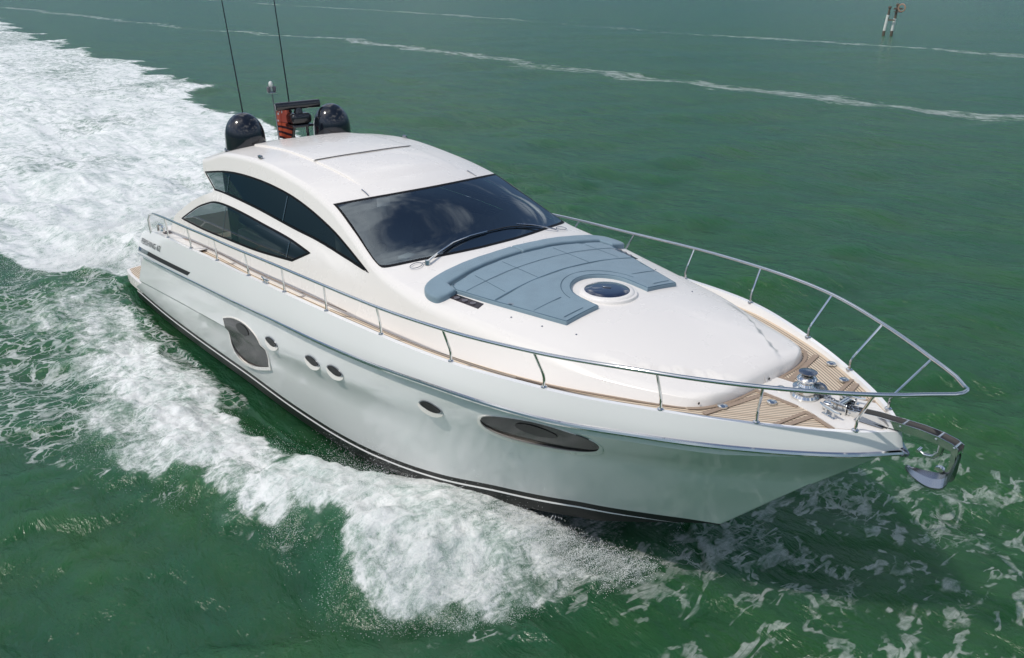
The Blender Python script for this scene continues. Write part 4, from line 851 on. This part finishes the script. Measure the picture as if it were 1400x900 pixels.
    st = mth(t, 'MAXIMUM', st, mth(t, 'MULTIPLY', streak([(-400, 170), (-136, 212), (-84, 242), (0, 262), (100, 280)], 7., .8, 2), .5))
    # stray flecks
    fv = N(t, 'ShaderNodeTexVoronoi', feature='F1', Scale=1.4); t.links.new(mapped((1, 1.5, 0), .8), fv.inputs['Vector'])
    fg = noise(P, .22, 4., .6).outputs[0]; fs = mth(t, 'MULTIPLY', mth(t, 'SUBTRACT', 1., mrange(t, mth(t, 'ADD', fv.outputs['Distance'], mth(t, 'MULTIPLY', n2, .10)), .062, .085)), mrange(t, fg, .585, .635))
    mask = mth(t, 'MAXIMUM', mth(t, 'MAXIMUM', th, mth(t, 'MULTIPLY', mth(t, 'MAXIMUM', lm, wm), mrange(t, sa, 0., .5, 1., .62))), mth(t, 'MAXIMUM', mth(t, 'MULTIPLY', st, .38), mth(t, 'MULTIPLY', fs, .7)), clamp=True)
    # water: wind ripples as bump on the real waves
    ra = .83; r1 = noise(mapped((.55, 1.25, 1), ra), 1.9, 5., .62, .3).outputs[0]; r2 = noise(mapped((.6, 1.2, 1), ra+.35), 6.5, 5., .6, .2).outputs[0]; r0 = noise(mapped((.5, 1.3, 1), ra-.2), .42, 5., .6, .3).outputs[0]
    hh = mth(t, 'ADD', mth(t, 'MULTIPLY', r1, .15), mth(t, 'ADD', mth(t, 'MULTIPLY', r2, .026), mth(t, 'MULTIPLY', r0, .34)))
    bw = N(t, 'ShaderNodeBump', Distance=1.0, Strength=1.0); t.links.new(hh, bw.inputs['Height'])
    var = noise(mapped((.5, 1, 0), .8), .06, 4., .5).outputs[0]; v2 = noise(mapped((.6, 1, 0), .8), .55, 4., .6).outputs[0]
    wc = mixc(t, mrange(t, var, .3, .7), (.026, .098, .030), (.018, .091, .043)); wc = mixc(t, mrange(t, v2, .35, .75, 0., .5), wc, (.036, .114, .028))
    aer = mth(t, 'MULTIPLY', mrange(t, fa, .25, .9), .55); wc = mixc(t, aer, wc, (.10, .20, .13))   # air mixed into the churned water
    wb = N(t, 'ShaderNodeBsdfPrincipled', Roughness=.21, IOR=1.333); wb.inputs['Subsurface Weight'].default_value = 1.0; wb.inputs['Subsurface Radius'].default_value = (.8, 1.3, .9); wb.inputs['Subsurface Scale'].default_value = 3.0; t.links.new(wc, wb.inputs['Base Color']); t.links.new(bw.outputs[0], wb.inputs['Normal'])
    fh = mth(t, 'ADD', mth(t, 'MULTIPLY', n2, .055), mth(t, 'ADD', mth(t, 'MULTIPLY', n3, .022), mth(t, 'MULTIPLY', n1, .08)))
    bf = N(t, 'ShaderNodeBump', Distance=1.0, Strength=.75); t.links.new(fh, bf.inputs['Height'])
    fcol = mixc(t, mrange(t, nn, .36, .58), (.46, .56, .52), (.95, .955, .945))
    fb = N(t, 'ShaderNodeBsdfPrincipled', Roughness=.75); fb.inputs['Specular IOR Level'].default_value = .25; t.links.new(fcol, fb.inputs['Base Color']); t.links.new(bf.outputs[0], fb.inputs['Normal'])
    mx = N(t, 'ShaderNodeMixShader'); t.links.new(mth(t, 'MULTIPLY', mask, .94), mx.inputs[0]); t.links.new(wb.outputs[0], mx.inputs[1]); t.links.new(fb.outputs[0], mx.inputs[2])
    o = N(t, 'ShaderNodeOutputMaterial'); t.links.new(mx.outputs[0], o.inputs[0]); return m
nx_, ny_ = XX.shape; me = bpy.data.meshes.new('sea'); nv = nx_*ny_
me.vertices.add(nv); me.vertices.foreach_set('co', np.stack([xf, yf, z], 1).astype(np.float32).ravel())
ii, jj = np.meshgrid(np.arange(nx_-1), np.arange(ny_-1), indexing='ij'); a = (ii*ny_+jj).ravel(); quads = np.stack([a, a+ny_, a+ny_+1, a+1], 1); nf = len(quads)
me.loops.add(nf*4); me.loops.foreach_set('vertex_index', quads.astype(np.int32).ravel()); me.polygons.add(nf); me.polygons.foreach_set('loop_start', np.arange(0, nf*4, 4, dtype=np.int32)); me.polygons.foreach_set('loop_total', np.full(nf, 4, np.int32))
me.update(calc_edges=True); me.shade_smooth()
for nm, val in (('foam', foam), ('lace', lace), ('scum', scum)):
    at = me.attributes.new(nm, 'FLOAT', 'POINT'); at.data.foreach_set('value', np.clip(val, 0, 1.2).astype(np.float32))
me.materials.append(sea_material()); sea = bpy.data.objects.new('sea', me); COL.objects.link(sea); sea['kind'] = 'structure'
# ================================================================ spray
Zg = z.reshape(nx_, ny_); Fg = foam.reshape(nx_, ny_)
def samp(A, x, y):
    i = np.clip(np.searchsorted(ax_, x), 1, nx_-1); j = np.clip(np.searchsorted(ay_, y), 1, ny_-1); return A[i, j]
def droplets(pts, rad, name, label_m):
    n = len(pts); T4 = np.array([(1, 1, 1), (1, -1, -1), (-1, 1, -1), (-1, -1, 1)])*.62
    q = rng.normal(size=(n, 4)); q /= np.linalg.norm(q, axis=1)[:, None]; w, x_, y_, z_ = q.T
    Rm = np.stack([1-2*(y_*y_+z_*z_), 2*(x_*y_-w*z_), 2*(x_*z_+w*y_), 2*(x_*y_+w*z_), 1-2*(x_*x_+z_*z_), 2*(y_*z_-w*x_), 2*(x_*z_-w*y_), 2*(y_*z_+w*x_), 1-2*(x_*x_+y_*y_)], 1).reshape(n, 3, 3)
    V = pts[:, None, :]+np.einsum('nij,kj->nki', Rm, T4)*rad[:, None, None]
    F = np.array([(0, 1, 2), (0, 3, 1), (0, 2, 3), (1, 3, 2)])[None]+np.arange(n)[:, None, None]*4
    me = bpy.data.meshes.new(name); me.vertices.add(n*4); me.vertices.foreach_set('co', V.astype(np.float32).ravel()); F = F.reshape(-1, 3); me.loops.add(len(F)*3); me.loops.foreach_set('vertex_index', F.astype(np.int32).ravel())
    me.polygons.add(len(F)); me.polygons.foreach_set('loop_start', np.arange(0, len(F)*3, 3, dtype=np.int32)); me.polygons.foreach_set('loop_total', np.full(len(F), 3, np.int32)); me.update(calc_edges=True); me.shade_smooth()
    me.materials.append(label_m); o = bpy.data.objects.new(name, me); COL.objects.link(o); o['kind'] = 'stuff'; return o
spraym = mat('spray_water', (.93, .94, .94), .5)
# thrown off the tumbling bow wave
n = 330000; x = rng.uniform(-13, -2.1, n); s_ = np.where(rng.random(n) < .86, -1, 1); tt = np.clip(rng.beta(2.4, 1.5, n)*1.12, 0, 1.2)
xq = np.where(s_ < 0, x, x+.55); yy = s_*(pch(Y_E, np.minimum(x, -1.78))+(pch(YO, xq)-pch(Y_E, np.minimum(x, -1.78)))*tt)
d = samp(Fg, x, yy); clump = fbm(x, yy, 1.6, 4, 131)
keep = rng.random(n) < np.clip(d*1.1+.10*(tt > .85), 0, 1)*np.interp(x, [-13, -9, -6, -3], [.12, .3, .85, 1])*sst(.36, .62, clump); x, yy, tt, s_ = x[keep], yy[keep], tt[keep], s_[keep]
hgt = rng.exponential(.085, len(x))*np.interp(x, [-13, -7, -4, -2.2], [.5, 1.1, 1.3, .8])*(.5+1.6*samp(fbm(XX, YY, 1.1, 3, 141), x, yy))
zz = samp(Zg, x, yy)+np.minimum(hgt, .55); rad = rng.uniform(.0018, .0042, len(x))*np.where(rng.random(len(x)) < .08, 1.7, 1)
droplets(np.stack([x, yy, zz], 1), rad, 'bow_spray', spraym)
# cloud of spray boiling up behind the transom
n = 140000; x = -16.2-rng.gamma(2.0, 1.5, n); yy = rng.normal(0, 1.35, n)*(1+(-x-15)*.12); clump = fbm(x, yy, .9, 4, 151); keep = rng.random(n) < sst(.38, .62, clump); x, yy = x[keep], yy[keep]
zz = samp(Zg, x, yy)+rng.exponential(.16, len(x))*np.exp(-((x+18)/3.2)**2)
droplets(np.stack([x, yy, zz], 1), rng.uniform(.003, .009, len(x)), 'stern_spray', spraym)

# strands of water flung off the stem: short arcs of drops between the hull and the tumbling front
P_ = []; R_ = []
for k in range(2200):
    s_ = -1 if rng.random() < .85 else 1
    x0 = -2.2-3.6*rng.beta(1.2, 1.7); xo = x0 if s_ < 0 else x0-.5; y0 = float(pch(Y_E, min(xo, -1.78)))+.02; z0 = float(np.interp(x0, [-5.6, -4.3, -3.4, -2.3], [.30, .46, .44, .16]))+.02-rng.uniform(0, .22); y0 += rng.uniform(0, .35)
    vo = rng.uniform(.6, 3.0); va = -rng.uniform(.0, .9); vz = rng.uniform(.3, 1.6)*float(np.interp(x0, [-5.6, -4, -2.3], [.9, 1., .6])); T_ = rng.uniform(.15, .5); m_ = int(rng.uniform(10, 34))
    tt = np.linspace(.02, 1, m_)*T_; y = y0+vo*tt; z_ = z0+vz*tt-4.9*tt*tt; xx = xo+va*tt+.02*np.sin(tt*30+k)
    ok = z_ > samp(Zg, xx, s_*y)-.01
    P_.append(np.stack([xx, s_*y, z_], 1)[ok]+rng.normal(0, .006, (ok.sum(), 3))); R_.append(np.full(ok.sum(), rng.uniform(.0028, .0068))*rng.uniform(.6, 1.3, ok.sum()))
droplets(np.concatenate(P_), np.concatenate(R_), 'bow_spray_strands', spraym)
